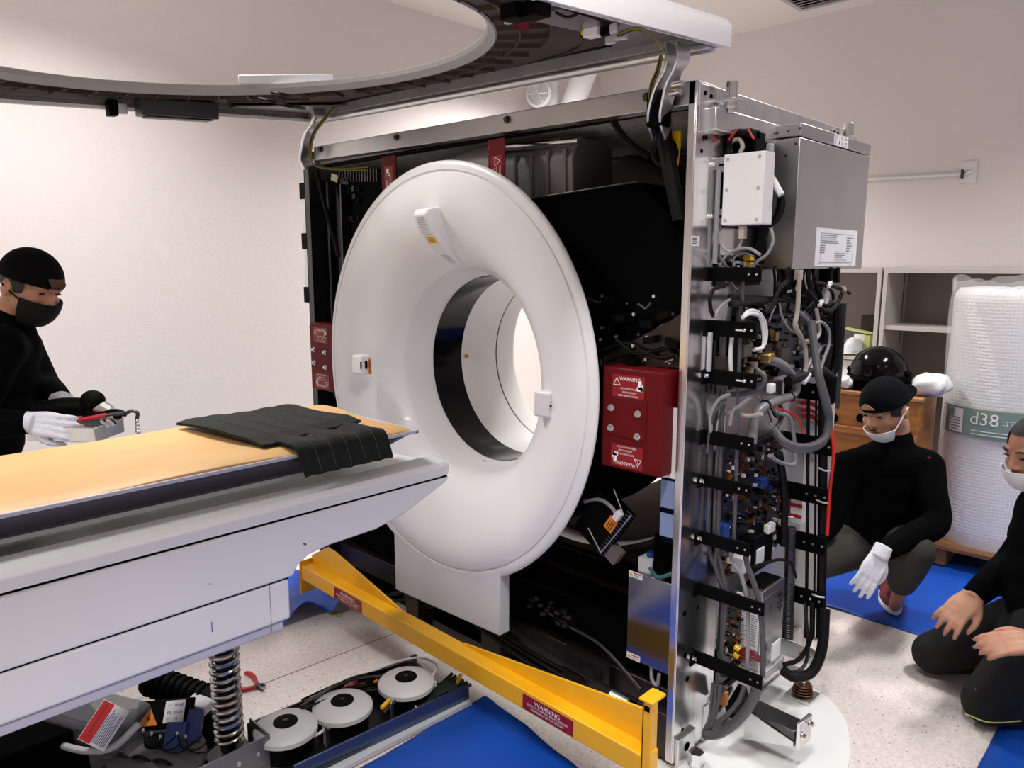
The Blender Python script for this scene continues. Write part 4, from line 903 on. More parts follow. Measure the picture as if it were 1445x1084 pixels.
# ------------------------------------------------------------------ patient table
T = thing('patient_table', 'long white scanner table with tan padded top in front of the ring', 'patient table', (-2.0, .4, 0))
def extr(prof, y0, y1, mt, name, parent, bevel=0, label=None):
    return MB().prism([(x, y0, z) for x, z in prof], (0, y1-y0, 0)).build(name, mt, parent, bevel, label=label)
YB = -.75
XR = -1.70; XL = -2.30
# upper cover with sloping inner tray
sec = [(XR, .852), (XR, .882), (XR-.012, .895), (XR-.07, .906), (XR-.105, .880), (-2.0, .870)]
sec = sec+[(-4.0-x, z) for x, z in sec[-2::-1]]
mb = MB(); rs = []
for y, k in ((YB, 0), (1.44, 0), (1.475, .004), (1.488, .012), (1.493, .022)):
    rs.append([(x+(k if x < -2 else -k if x > -2 else 0), y, max(.852, z-(k*.3 if z > .86 else 0))) for x, z in sec])
mb.rings(rs).build('upper_cover', TABLEW, T, .004, label='white upper rim around the sliding top')
MB().bx(XL+.012, XR-.006, YB, 1.476, .843, .853).build('shadow_gap', BLACKM, T)
# side cover: profile in YZ
side = [(YB, .846), (1.483, .846), (1.470, .832), (1.30, .768), (1.20, .748), (1.05, .744), (.985, .735), (.95, .715), (.935, .690), (YB, .690)]
MB().prism([(XR, y, z) for y, z in side], (-.60, 0, 0)).build('side_cover', TABLEW, T, .006, 3, label='white moulded side cover with undercut nose')
MB().bx(XL+.01, XR-.008, YB, .925, .684, .692).build('skirt_gap', BLACKM, T)
MB().bx(XL+.004, XR-.004, YB, .925, .574, .686).build('lower_skirt', TABLEW, T, .008, 3)
MB().bx(XL+.008, XR-.010, YB, .905, .549, .572).build('skirt_lip', mat('lavender_grey_plastic', (.50, .51, .60), .4), T, .003)
MB().bx(XR-.0045, XR-.0032, .868, .8695, .555, .684).build('skirt_seam', INKG, T)
p = PX(299, 885, XR-.004); MB().bx(p.x, p.x+.001, p.y-.001, p.y+.001, p.z-.013, p.z+.013).build('scuff_mark', INKB, T)
p = PX(430, 768, XR); mb = MB(); mb.ob(p, (.001, .010, .004), UX, V((0, 1, -.6)), V((0, .6, 1))); mb.build('chipped_paint', DSTEEL, T)
p = PX(296, 824, XR); MB().cyl(p, p+UX*.0008, .0022, n=8).build('pin_mark', INKG, T)
# cradle
def cr(x): return (x, -4.0-x)
prof = [(-1.755, .998), (-1.752, .988), (-1.756, .975), (-1.760, .970), (-1.768, .952), (-1.785, .938), (-1.82, .934), (-2.18, .934), (-2.215, .938), (-2.232, .952), (-2.240, .970), (-2.244, .975), (-2.248, .988), (-2.245, .998), (-2.20, .985), (-2.0, .972), (-1.80, .985)]
mb = MB(); rs = []
for y, t in ((YB, 0), (1.18, 0), (1.26, .2), (1.32, .5), (1.37, .85), (1.405, 1)):
    rs.append([(x, y, z+(.992-z)*t*(.92 if z < .98 else .3)) for x, z in prof])
mb.rings(rs).build('cradle', mat('cradle_charcoal', (.022, .022, .03), .35), T, .002, label='black carbon sliding top')
mb = MB()
for s_ in (1, -1):
    mb.rings([[(-2+s_*.243, y, .999), (-2+s_*.250, y, .999), (-2+s_*.250, y, .990), (-2+s_*.243, y, .988)] for y in (YB, 1.385)]+[[(-2+s_*.236, 1.405, .999), (-2+s_*.243, 1.41, .999), (-2+s_*.243, 1.41, .992), (-2+s_*.236, 1.405, .990)]])
mb.build('cradle_edge_rail', CRADLE, T, .002)
MB().prism([(-1.757, 1.33, .985), (-2.243, 1.33, .985), (-2.235, 1.41, .994), (-1.765, 1.41, .994)], (0, 0, .004)).build('cradle_nose', CRADLE, T, .001)
extr([(-1.795, .922), (-1.795, .9335), (-1.802, .9335), (-1.802, .922)], YB, 1.22, LGREY, 'cradle_guide_strip', T)
# padded mattress
def padz(u):     # u -1 far .. 1 near
    return 1.008+.014*u*u-.006*u
def padtop(u, v):
    x = -2.0+.238*u; y = YB+(1.392-YB)*v
    e = 1-abs(u)**8; zz = padz(u)+.004*sin(y*9+u)*(.5+.5*u)
    zz += .012*exp(-((y-1.15)/.25)**2)*(.5-.5*u); yend = max(0, (y-1.345)/.047); zz -= .010*yend*yend
    return V((x, y, zz-(1-e)*.016))
mb = MB(); NU, NV = 26, 60
T0 = [[mb.v(padtop(-1+2*i/NU, j/NV)) for j in range(NV+1)] for i in range(NU+1)]
B0 = [[mb.v(V((-2.0+.240*(-1+2*i/NU), YB+(1.395-YB)*j/NV, .980+.016*(-1+2*i/NU)**2))) for j in range(NV+1)] for i in range(NU+1)]
for i in range(NU):
    for j in range(NV):
        mb.f([T0[i][j], T0[i+1][j], T0[i+1][j+1], T0[i][j+1]]); mb.f([B0[i][j], B0[i][j+1], B0[i+1][j+1], B0[i+1][j]])
for j in range(NV):
    for i in (0, NU): mb.f([T0[i][j], T0[i][j+1], B0[i][j+1], B0[i][j]])
for i in range(NU):
    for j in (0, NV): mb.f([T0[i][j], T0[i+1][j], B0[i+1][j], B0[i][j]])
mb.build('mattress_pad', TAN, T, .006, 3, smooth=60, label='tan vinyl mattress pad')
# lifting mechanism
S = V((-2.0, .868, 0)); pts = []
n_t = 19
for i in range(n_t*16+1):
    a = 2*pi*i/16; pts.append(S+V((.037*cos(a), .037*sin(a), .10+.46*i/(n_t*16))))
sp_ = MB().tube(pts, .0068, 8, 0).build('coil_spring', mat('spring_steel', (.42, .41, .40), .22, 1), T, label='bright steel coil spring')
mb = MB().cyl(S+UZ*.08, S+UZ*.56, .026, n=20); mb.build('spring_rod', DSTEEL, sp_)
sticker('rod_marking', sp_, S+V((.018, -.0195, .235)), V((.7, .7, 0)), UZ, .02, .008, [DSTEEL, INKW], [('lines', 1, 0, 0, .016, .004, 1)])
MB().bx(-2.06, -1.94, .80, .93, .0, .07).build('spring_seat_block', DSTEEL, T, .004)
br = MB().bx(-1.935, -1.930, .74, .96, .0, .115).bx(-2.05, -1.93, .955, .96, .0, .115).bx(-2.05, -1.93, .74, .96, .02, .024).build('steel_floor_bracket', mat('grey_bracket_steel', (.22, .23, .24), .4, .8), T, .001)
MB().cyl((-1.930, .79, .05), (-1.926, .79, .05), .016, n=18).build('bracket_eyelet', BLACK, br)
for yy in (.86, .92): mb = MB(); bolt(mb, (-1.93, yy, .07), UX, .004, .006); mb.build('bracket_screw', STEEL, br)
# base disc, chain, motor, boards, clear guard
c = V((-2.16, .70, .06)); mb = MB()
pr = [(c.x+.20*cos(a)*(1.0 if cos(a) > 0 else 1.4), c.y+.145*sin(a), c.z) for a in [2*pi*i/40 for i in range(40)]]
MB().prism(pr, (0, 0, .02)).build('base_cover_plate', mat('dark_grey_moulding', (.10, .10, .10), .5), T, .006)
MB().cyl(c+V((-.03, .03, .02)), c+V((-.03, .03, .028)), .035, n=24).build('plate_boss', BLACK, T)
cp = [c+V((.22*cos(a), .165*sin(a), -.02)) for a in [-1.3+2.4*i/40 for i in range(41)]]
for i, p in enumerate(cp[:-1]):
    if i % 1 == 0:
        d = (cp[i+1]-p); MB().ob((p+cp[i+1])/2, (d.length*.7, .014, .018), d, UZ.cross(d), UZ).build('chain_link', DSTEEL if i % 2 else BLACK, T)
MB().bx(-2.45, -1.99, -.4, .95, .0, .03).build('base_frame', BLACKM, T)
MB().bx(-2.72, -2.452, -.4, .58, .0, .06).build('base_side_box', BLACKM, T, .004)
MB().bx(-2.44, -2.30, .05, .62, .03, .16).build('base_column_foot', BLACKM, T, .004)
a0, a1 = V((-2.44, .80, .15)), V((-2.22, .93, .10))
mt_ = MB().cyl(a0, a1, .045, n=28).build('ribbed_motor', BLACK, T, .004)
ax = (a1-a0).normalized()
for i in range(9): q = a0+(a1-a0)*(.08+.09*i); MB().lathe([(.045, -.004), (.050, -.003), (.050, .003), (.045, .004)], q, ax, 28).build('motor_rib', BLACKM, mt_)
MB().ob(a1-ax*.03+V((.03, -.04, .02)), (.07, .06, .03), ax, UZ.cross(ax), UZ).build('motor_end_box', LGREY, mt_, .004)
sticker('motor_plate', mt_, a1-ax*.03+V((.034, -.0715, .02)), ax, UZ, .045, .02, [STEEL, INKK], [('r', 1, -.3, 0, .01, .01), ('lines', 1, .15, 0, .02, .014, 3)])
MB().tube([a0+V((0, 0, .03)), a0+V((-.05, .0, .09)), a0+V((-.1, -.05, .08)), a0+V((-.12, -.12, .02))], .008, 8).build('motor_cable', RUBBER, mt_)
# board with high-voltage sign
bc = PZ(233, 1008, .14); n_ = (-FW*.75+UZ*.6).normalized(); u_ = (RT+UZ*.0+FW*.15); u_ = (u_-n_*u_.dot(n_)).normalized(); v_ = n_.cross(u_)
bd_ = MB().ob(bc, (.17, .085, .012), u_, v_, n_).build('tilted_control_board', BLACK, T, .003)
o_ = bc+n_*.007
sticker('voltage_sign', bd_, o_-u_*.045-v_*.005, u_, v_, .062, .056, [BLACK, OSTICK, INKK], [('tri', 1, 0, -.05, .06), ('bolt', 2, 0, -.12, .026)])
sticker('fuse_label', bd_, o_+u_*.03+v_*.004, u_, v_, .06, .064, [WSTICK, INKK], [('tl', 1, -.35, .28, 'F1  30-60', .012), ('tl', 1, -.35, -.05, 'F2  20-60', .012), ('tl', 1, -.35, -.36, 'F3   T1', .012)])
b2 = PZ(247, 1040, .11)
MB().ob(b2, (.06, .08, .006), V((.7, .7, 0)), V((-.4, .4, .8)), V((.5, -.5, .6))).build('blue_terminal_board', mat('blue_pcb', (.012, .04, .16), .4), T)
MB().ob(b2+V((.02, .05, .02)), (.05, .09, .006), V((.8, .6, 0)), V((-.4, .4, .8)), V((.5, -.5, .6))).build('blue_terminal_board', bpy.data.materials['blue_pcb'], T)
for k in range(6):
    q = PZ(202+k*12, 1032+4*(k % 3), .12); MB().tube([q, q+V((.03, .0, -.03)), q+V((.07, .03, -.03)), q+V((.09, .06, .0))], .0022, 6).build('board_wire', RUBBER, T)
    MB().ob(q, (.005, .005, .012), UX, UY, UZ).build('wire_lug', WCABLE, T)
gl = PZ(140, 1020, .13)
GLASS = mat('smoky_clear_plastic', (.14, .15, .17), .15, alpha=.55)
gu_ = V((.91, .41, 0))
cg = MB().ob(gl, (.26, .17, .10), gu_, V((-.41, .91, 0)), UZ).build('clear_guard', GLASS, T, .02, 3)
wl = PZ(146, 1018, .20)
sticker('guard_warning_label', cg, wl+n_*.0-UZ*.012, (u_*.45+v_*.9).normalized(), n_.cross((u_*.45+v_*.9).normalized()), .115, .09, [WSTICK, INKR, INKK, INKB], [('r', 1, 0, .27, .112, .038), ('tro', 2, -.38, .25, .02, .25), ('t', 2, .08, .28, 'AVERTISSEMENT', .011), ('lines', 3, 0, -.2, .10, .045, 8)])
MB().tube([gl+V((-.08, -.14, .02)), gl+V((.04, -.10, -.01)), gl+V((.14, -.02, -.01)), gl+V((.16, .06, .04))], .010, 10).build('guard_edge_trim', LGREY, T)
for k in range(5): q = PZ(90+30*k, 1060+5*k, .06); MB().tube([q, q+V((.05, .02, .03)), q+V((.12, .06, -.01)), q+V((.2, .05, .02))], .006, 7).build('base_cable', RUBBER, T)
MB().ob(PZ(120, 1055, .05), (.12, .06, .05), gu_, V((-.41, .91, 0)), UZ).build('grey_module', mat('grey_green_module', (.06, .065, .06), .5), T, .004)
MB().tube([PZ(10, 1083, .10), PZ(30, 1074, .10), PZ(45, 1070, .09)], .012, 8).build('beige_lead', BCABLE, T)
# ------------------------------------------------------------------ quilted blanket
def blanket():
    mb = MB(); th = .008
    def layer(fn, nu, nv):
        L = [[fn(i/nu, j/nv) for j in range(nv+1)] for i in range(nu+1)]
        A = [[mb.v(p) for p in r] for r in L]; B = [[mb.v(p-UZ*th-(UX*.004)) for p in r] for r in L]
        for i in range(nu):
            for j in range(nv): mb.f([A[i][j], A[i+1][j], A[i+1][j+1], A[i][j+1]]); mb.f([B[i][j], B[i][j+1], B[i+1][j+1], B[i+1][j]])
        for j in range(nv):
            for i in (0, nu): mb.f([A[i][j], A[i][j+1], B[i][j+1], B[i][j]])
        for i in range(nu):
            for j in (0, nv): mb.f([A[i][j], A[i+1][j], B[i+1][j], B[i][j]])
    def low(u, v):      # v along the table, u from under the fold across and over the near edge
        y = .965+.30*v+.03*u*(1-v)+.015*v*u
        s = u*.34
        if s < .20: x = -1.965+s; z = 1.026+.004*sin(v*17)
        else:
            a = min((s-.20)/.05, 1)*1.25; x = -1.765+.036*sin(a)+max(0, s-.25)*.15; z = 1.026-.042*(1-cos(a))-max(0, s-.25)*.55+.004*sin(v*17)*(1-u)
        q = .003*abs(sin(v*pi*6)); return V((x, y, z+q))
    def up(u, v):
        x = -2.185+.36*u+.05*v*(-u); y = .855+.385*v+.075*u*(1-v)+.035*u*v
        z = 1.034+.004*sin(u*5+v*3)+.008*(1-u)+.003*sin(v*9)*(1-u)-(.018 if u > .97 else 0)*0
        if u > .85: z -= .06*(u-.85)
        q = .003*abs(sin(u*pi*.5+v*pi*5)); return V((x, y, z+q))
    layer(low, 30, 40); layer(up, 36, 40)
    o = mb.build('quilted_blanket', QUILT, None, smooth=60, fixn=True)
    for k in range(1, 6):
        MB().tube([low(.22+.78*i/14, k/6)+V((.0025, 0, .0015)) for i in range(15)], .0008, 5, 2).build('stitch_line', STITCH, o)
    for k in range(1, 5):
        MB().tube([up(i/14, k/5-.0)+V((0, 0, .0015)) for i in range(15)], .0008, 5, 2).build('stitch_line', STITCH, o)
    MB().tube([up(1, i/14)+V((.004, 0, -.003)) for i in range(15)], .0045, 6, 2).build('edge_binding', QUILT, o)
    return tag(o, 'dark grey quilted blanket folded over the end of the tan pad', 'blanket')
blanket()
# ------------------------------------------------------------------ yellow shipping brace
BR = thing('shipping_brace', 'long yellow steel shipping brace with red warning plates across the gantry base', 'brace', (-1.88, 1.56, 0))
def bz(x): t = (x+2.75)/1.75; return .165-.037*t, .228-.032*t
b0, b1 = bz(-2.75), bz(-1.0)
MB().hexa([(-2.75, 1.55, b0[0]), (-1.0, 1.55, b1[0]), (-1.0, 1.61, b1[0]), (-2.75, 1.61, b0[0])], [(-2.75, 1.55, b0[1]), (-1.0, 1.55, b1[1]), (-1.0, 1.61, b1[1]), (-2.75, 1.61, b0[1])]).build('square_bar', YELLOW, BR, .004)
MB().prism([(-2.74, 1.60, .22), (-2.745, 1.60, .26), (-2.62, 1.60, .33), (-2.56, 1.60, .325), (-2.11, 1.60, .215), (-2.1, 1.60, .20)], (0, .008, 0)).build('gusset_plate', YELLOW, BR, .001)
MB().prism([(-1.80, 1.60, .20), (-1.78, 1.60, .215), (-1.05, 1.60, .296), (-1.012, 1.60, .30), (-1.012, 1.60, .18)], (0, .008, 0)).build('gusset_plate', YELLOW, BR, .001)
mb = MB().bx(-1.012, -.985, 1.545, 1.552, .05, .365); mb.bx(-1.012, -1.007, 1.545, 1.612, .05, .365)
mb.build('end_plate', YELLOW, BR, .001)
MB().bx(-1.018, -.975, 1.535, 1.60, .364, .372).build('end_handle_lip', YELLOW, BR, .002)
MB().bx(-2.755, -2.75, 1.545, 1.612, .10, .245).build('far_end_plate', YELLOW, BR, .001)
MB().bx(-1.006, -.990, 1.5435, 1.546, .335, .350).build('handle_slot', BLACKM, BR)
bd = V((1, 0, -.0195)).normalized(); bu = V((.0195, 0, 1)).normalized()
for cx, w_ in ((-2.40, .19), (-1.35, .20)):
    z0, z1 = bz(cx)
    sticker('warning_plate', BR, (cx, 1.5495, (z0+z1)/2-.003), bd, bu, w_, .05, [RSTICK, INKW], [('t', 1, 0, .22, 'WARNING', .021), ('t', 1, 0, -.05, 'REMOVE SHIPPING BRACE BEFORE', .0105), ('t', 1, 0, -.28, 'POWERING UP THE SYSTEM', .0105)])
# ------------------------------------------------------------------ floor trough with three fans
TR = thing('cable_trough', 'open metal floor trough with three round white fans beside the blue sheet', 'cable trough', (-1.92, 1.28, 0))
def _tx(y): return -2.09+.05*(y-.95)/.65, -1.80+.05*(y-.95)/.65
def slab(x0a, x1a, x0b, x1b, z0, z1, y0=.965, y1=1.60): return MB().hexa([(x0a, y0, z0), (x1a, y0, z0), (x1b, y1, z0), (x0b, y1, z0)], [(x0a, y0, z1), (x1a, y0, z1), (x1b, y1, z1), (x0b, y1, z1)])
slab(-2.09, -1.80, -2.04, -1.75, .004, .012).build('trough_floor', DSTEEL, TR)
slab(-2.09, -2.083, -2.04, -2.033, .004, .075).build('trough_wall', DSTEEL, TR, .001)
slab(-1.806, -1.80, -1.756, -1.75, .004, .075).build('trough_wall', mat('blue_tinted_steel', (.10, .13, .22), .3, .8), TR, .001)
slab(-1.80, -1.765, -1.75, -1.735, .004, .02).build('trough_flange', LGREY, TR, .001)
FANP = ((-1.898, 1.445), (-1.935, 1.215), (-1.965, 1.030))
for i, (x, y) in enumerate(FANP):
    mb = MB().lathe([(.001, .108), (.034, .108), (.070, .103), (.090, .095), (.096, .088), (.096, .074), (.085, .068), (.001, .068)], (x, y, 0), UZ, 48)
    fn = mb.build('round_fan', mat('fan_white_plastic', (.62, .62, .61), .45) if i == 0 else bpy.data.materials['fan_white_plastic'], TR)
    MB().lathe([(.001, .112), (.018, .112), (.036, .110), (.038, .106), (.001, .106)], (x, y, 0), UZ, 32).build('fan_hub', BLACK, fn)
    MB().cyl((x, y, .112), (x, y, .114), .007, n=16).build('hub_ring', DSTEEL, fn)
    MB().cyl((x, y, .012), (x, y, .068), .082, n=32).build('fan_motor', BLACK, fn)
    MB().bx(x+.03, x+.032, y-.092, y-.088, .012, .07).build('fan_post', WCABLE, fn)
    MB().ob((x+(.05, .03, -.05)[i], y+(.07, -.075, -.045)[i], .07), (.022, .03, .02), UX, UY, UZ).build('fan_socket', WCABLE, fn, .003)
MB().tube([(-1.90, 1.14, .07), (-1.90, 1.10, .06), (-1.915, 1.05, .06), (-1.93, 1.0, .05)], .005, 8).build('white_fan_lead', WCABLE, TR)
MB().tube([(-1.86, 1.52, .08), (-1.90, 1.58, .095), (-1.99, 1.56, .095), (-2.035, 1.44, .088), (-2.05, 1.3, .07)], .004, 8).build('white_fan_lead', WCABLE, TR)
for (x, y) in ((-1.955, 1.13), (-1.90, 1.34)): MB().ob((x+.06, y, .05), (.03, .004, .075), V((.6, -.8, 0)), V((.8, .6, 0)), UZ).build('divider_plate', STEEL, TR)
MB().ob((-2.05, .99, .05), (.018, .05, .07), V((.9, .4, 0)), V((-.4, .9, 0)), UZ).build('white_clip', WCABLE, TR)
rr = random.Random(11)
for k in range(12):
    y0 = 1.0+rr.uniform(0, .2); xo = -2.06+rr.uniform(0, .045)
    MB().tube([(xo, y0, .05+rr.uniform(0, .04)), (xo+.03, y0+.12, .06+rr.uniform(0, .05)), (xo+.02, y0+.25, .06+rr.uniform(0, .04)), (xo+.05, y0+.38, .05+rr.uniform(0, .03)), (xo+.1, y0+.42, .03)], rr.uniform(.003, .006), 6).build('black_wire', [RUBBER, RUBBER, BLACK, DSTEEL][k % 4], TR)
for k in range(6):
    MB().tube([(-1.835+.008*k, 1.0, .03), (-1.825+.008*k, 1.2, .03), (-1.815+.006*k, 1.4, .035), (-1.84+.006*k, 1.52, .05), (-1.86+.02*k, 1.62, .06)], .006, 6).build('green_black_cable', mat('dark_green_jacket', (.008, .018, .016), .5) if k == 0 else bpy.data.materials['dark_green_jacket'], TR)
for k, (x, y, mtn) in enumerate(((-2.02, 1.33, REDC), (-2.0, 1.37, OSTICK), (-2.03, 1.28, REDC), (-1.86, 1.33, YSTICK), (-1.80, 1.60, YSTICK))):
    MB().ob((x, y, .075), (.012, .05, .012), V((1, .3*k-.5, 0)), V((-.3*k+.5, 1, 0)), UZ).build('coloured_connector', mtn, TR, .002)
for k in range(4): MB().ob((-2.03+.01*k, 1.10+.09*k, .08), (.018, .035, .014), V((1, .4, 0)), V((-.4, 1, 0)), UZ).build('black_connector', BLACK, TR, .002)
MB().tube([(-1.83, 1.30, .07), (-1.85, 1.36, .075), (-1.875, 1.42, .065)], .005, 7).build('inline_lead', DSTEEL, TR)
for y in (1.02, 1.2, 1.42): MB().tube([(-1.84, y, .02), (-1.82, y, .045), (-1.80, y, .02)], .0025, 6).build('white_tie', WCABLE, TR)
# ------------------------------------------------------------------ blue sheets
def sheet(pts, label, wr, seed, edge=0, fold=None):
    # triangulated wrinkled sheet from a quad given as 4 corners
    a, b, c, d = [V((*p, 0)) for p in pts]; r = random.Random(seed)
    ph = [r.uniform(0, 6) for _ in range(8)]
    def fn(u, v):
        p = (a*(1-u)+b*u)*(1-v)+(d*(1-u)+c*u)*v
        z = .003+wr*max(0, sin(p.x*9+ph[0]+2*sin(p.y*3+ph[1]))*sin(p.y*7+ph[2]+sin(p.x*4+ph[3])))**2+wr*.4*abs(sin(p.x*17+p.y*11+ph[4]))**6
        e = min(u, 1-u, v, 1-v)
        if edge: z += edge*max(0, 1-e/.08)*(.5+.5*sin(u*30+v*25+ph[5]))
        if fold: z += fold(p, u, v)
        return p+UZ*z
    mb = MB(); mb.grid(fn, 46, 46)
    o = mb.build('blue_floor_sheet', TARP, None, smooth=60, solid=.0012)
    return tag(o, label, 'floor sheet')
sheet(((-1.725, .2), (-.75, .2), (-.80, 1.53), (-1.745, 1.67)), 'blue sheet on the floor before the yellow brace and fan trough', .008, 1)
sheet(((-3.8, .95), (-2.86, 1.05), (-2.60, 1.72), (-3.6, 1.78)), 'crumpled blue sheet under the far side of the table by the brace end', .02, 2, .035, fold=lambda p, u, v: .10*max(0, u-.55)*abs(sin(v*11))+.12*max(0, v-.7)*u)
sheet(((-1.35, 3.20), (1.6, 3.20), (1.6, 4.6), (-1.35, 4.6)), 'blue sheet under the squatting person, pallet and crate', .006, 3)
sheet(((-.40, 1.3), (1.6, 1.3), (1.6, 3.19), (-.41, 3.19)), 'blue sheet beside and under the kneeling person', .006, 4)
o = sticker('green_tape', None, PZ(474, 867, .004), V((.9, .5, 0)), V((-.5, .9, 0)), .05, .035, [mat('yellow_green_tape', (.50, .55, .10), .6)], [])
tag(o, 'strip of yellow green tape holding the crumpled sheet edge', 'tape')
# ------------------------------------------------------------------ pliers
PL = thing('wire_cutters', 'small red handled wire cutters lying open on the floor behind the spring', 'cutters', PZ(360, 968, 0))
j = PZ(364, 968, .010)
MB().tube([j, j+(PZ(358, 955, .012)-j)*1.0, PZ(350, 950, .012), PZ(345, 951, .010)], [.005, .008, .008, .006], 8).build('handle', REDC, PL)
MB().tube([j, PZ(355, 971, .010), PZ(338, 974, .010), PZ(330, 977, .009)], [.005, .008, .008, .006], 8).build('handle', REDC, PL)
mb = MB().cyl(j-UZ*.006, j+UZ*.006, .010, n=16); mb.tube([j, PZ(371, 966, .010), PZ(376, 968, .010)], [.007, .006, .001], 8, 0); mb.tube([j, PZ(369, 972, .010), PZ(374, 973, .010)], [.007, .006, .001], 8, 0)
mb.build('jaw', DSTEEL, PL)
# ------------------------------------------------------------------ white floor plate
P0 = [(-1.0, 1.60), (-.80, 1.62), (-.71, 1.80), (-.675, 2.0), (-.683, 2.152), (-.728, 2.292), (-.792, 2.412), (-.896, 2.497), (-1.02, 2.52), (-1.05, 2.52), (-1.05, 1.60)]
pp = spline([(x, y, .001) for x, y in P0[1:9]], 5)
o = MB().prism([V((-1.05, 1.60, .001))]+pp+[V((-1.05, 2.52, .001))], (0, 0, .008)).build('floor_plate', mat('white_floor_plate', (.78, .78, .77), .4, var=.05, vscale=3), None, .001)
tag(o, 'white rounded plate on the floor under the side of the gantry', 'floor plate')
# ------------------------------------------------------------------ background furniture
def shelf(x0, x1, boards, label, name='shelf_unit'):
    s = thing(name, label, 'shelf', ((x0+x1)/2, 4.9, 0), 'open laminate shelf units along the back wall')
    t = .022; yf_, yb = 4.70, 5.085
    MB().bx(x0, x0+t, yf_, yb, 0, 1.478).build('side_panel', SHELFM, s, .001)
    MB().bx(x1-t, x1, yf_, yb, 0, 1.478).build('side_panel', SHELFM, s, .001)
    MB().bx(x0+t, x1-t, yf_, yb, 1.446, 1.476).build('top_board', SHELFM, s, .001)
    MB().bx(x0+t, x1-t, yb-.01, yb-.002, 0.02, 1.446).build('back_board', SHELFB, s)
    for z in boards: MB().bx(x0+t+.001, x1-t-.001, yf_+.01, yb-.012, z-.012, z+.012).build('shelf_board', SHELFM, s, .001)
    MB().bx(x0+t, x1-t, yf_+.01, yb-.012, .02, .05).build('bottom_board', SHELFM, s)
    for zz in (x0+t+.0005,): MB().bx(zz, zz+.002, yb-.08, yb-.07, .1, 1.44).build('peg_strip', DSTEEL, s)
    return s
xd = PY(1243, 420, 4.70).x
zA = PY(1205, 505, 4.72).z; zB = PY(1320, 466, 4.72).z
shelf(xd-1.20, xd-.006, [zA, .5], 'grey beige open shelf unit behind the gantry holding bag and papers')
shelf(xd+.006, xd+1.30, [zB, .76], 'empty grey beige shelf unit behind the bubble wrap roll')
# things on the shelves
q = PY(1196, 495, 4.76)
mb = MB(); rr = random.Random(3)
rs = []
for i in range(9):
    t = i/8; rs.append([q+V((.075*(1-.6*t)*cos(a)*(1+rr.uniform(-.25, .25))+.04*t, .06*(1-.5*t)*sin(a), -.045+.10*t+rr.uniform(-.006, .006))) for a in [2*pi*k/18 for k in range(18)]])
z0_ = min(p.z for r in rs for p in r); rs = [[p+UZ*(zA+.0125-z0_) for p in r] for r in rs]
tag(mb.rings(rs).build('plastic_bag', mat('crinkled_white_plastic', (.72, .74, .76), .25, alpha=.92, bump=.3, bscale=30), None, smooth=60), 'crumpled white plastic bag on the left shelf', 'plastic bag')
q = PY(1218, 475, 4.80); q.x -= .02
pb_ = thing('paper_box', 'white open box with yellow green flap beside the plastic bag', 'box', (q.x, 4.84, zA+.0125))
MB().bx(q.x-.035, q.x+.03, 4.80, 4.90, zA+.0125, zA+.14).build('box_body', WSTICK, pb_, .001)
MB().bx(q.x+.031, q.x+.062, 4.79, 4.90, zA+.0125, zA+.135).build('green_side', mat('yellow_green_paper', (.55, .60, .22), .6), pb_)
MB().prism([(q.x+.06, 4.795, zA+.142), (q.x-.02, 4.79, zA+.155), (q.x-.10, 4.79, zA+.165), (q.x-.10, 4.87, zA+.17), (q.x+.06, 4.88, zA+.145)], (0, 0, .003)).build('flap', bpy.data.materials['yellow_green_paper'], pb_)
q = PY(1226, 452, 4.95); tag(MB().bx(q.x-.04, q.x+.04, 4.93, 5.03, zA+.0125, q.z+.03).build('dark_carton', mat('dark_maroon_card', (.035, .018, .016), .6), None, .002), 'dark maroon carton at the back of the left shelf', 'box')
q = PY(1193, 527, 4.74); tag(MB().bx(q.x-.05, q.x+.05, 4.74, 4.92, .513, PY(1193, 508, 4.74).z).build('white_carton', WSTICK, None, .002), 'tall white carton in the lower bay of the left shelf', 'box')
q = PY(1175, 530, 4.74); tag(MB().bx(q.x-.06, q.x+.02, 4.75, 4.92, .513, PY(1175, 512, 4.74).z).build('maroon_carton', mat('maroon_card', (.11, .02, .03), .6), None, .002), 'maroon carton left of the tall white carton', 'box')
# wooden crate
cx1 = PY(1300, 600, 3.92).x; cx1 -= .012; cx0 = cx1-.62; ct = PY(1240, 556, 3.92).z
cr_ = thing('wooden_crate', 'varnished orange brown plywood crate behind the squatting person', 'crate', ((cx0+cx1)/2, 4.2, 0))
MB().bx(cx0, cx1, 3.92, 4.20, .02, ct-.02).build('crate_body', WOOD, cr_, .004)
MB().bx(cx0-.008, cx1+.008, 3.912, 4.208, ct-.019, ct).build('crate_lid', mat('light_plywood', (.42, .19, .07), .5, var=.3, vscale=6, stretch=(1, 8, 1)), cr_, .003)
MB().bx(cx0, cx1, 3.905, 3.92, ct-.22, ct-.185).build('crate_batten', WOOD, cr_, .002)
MB().bx(cx0, cx1, 3.905, 3.92, .03, .09).build('crate_batten', WOOD, cr_, .002)
for px_ in (1177, 1215): p = PY(px_, 590, 3.918); MB().cyl(p, p-UY*.006, .022, n=20).build('hand_hole', BLACKM, cr_)
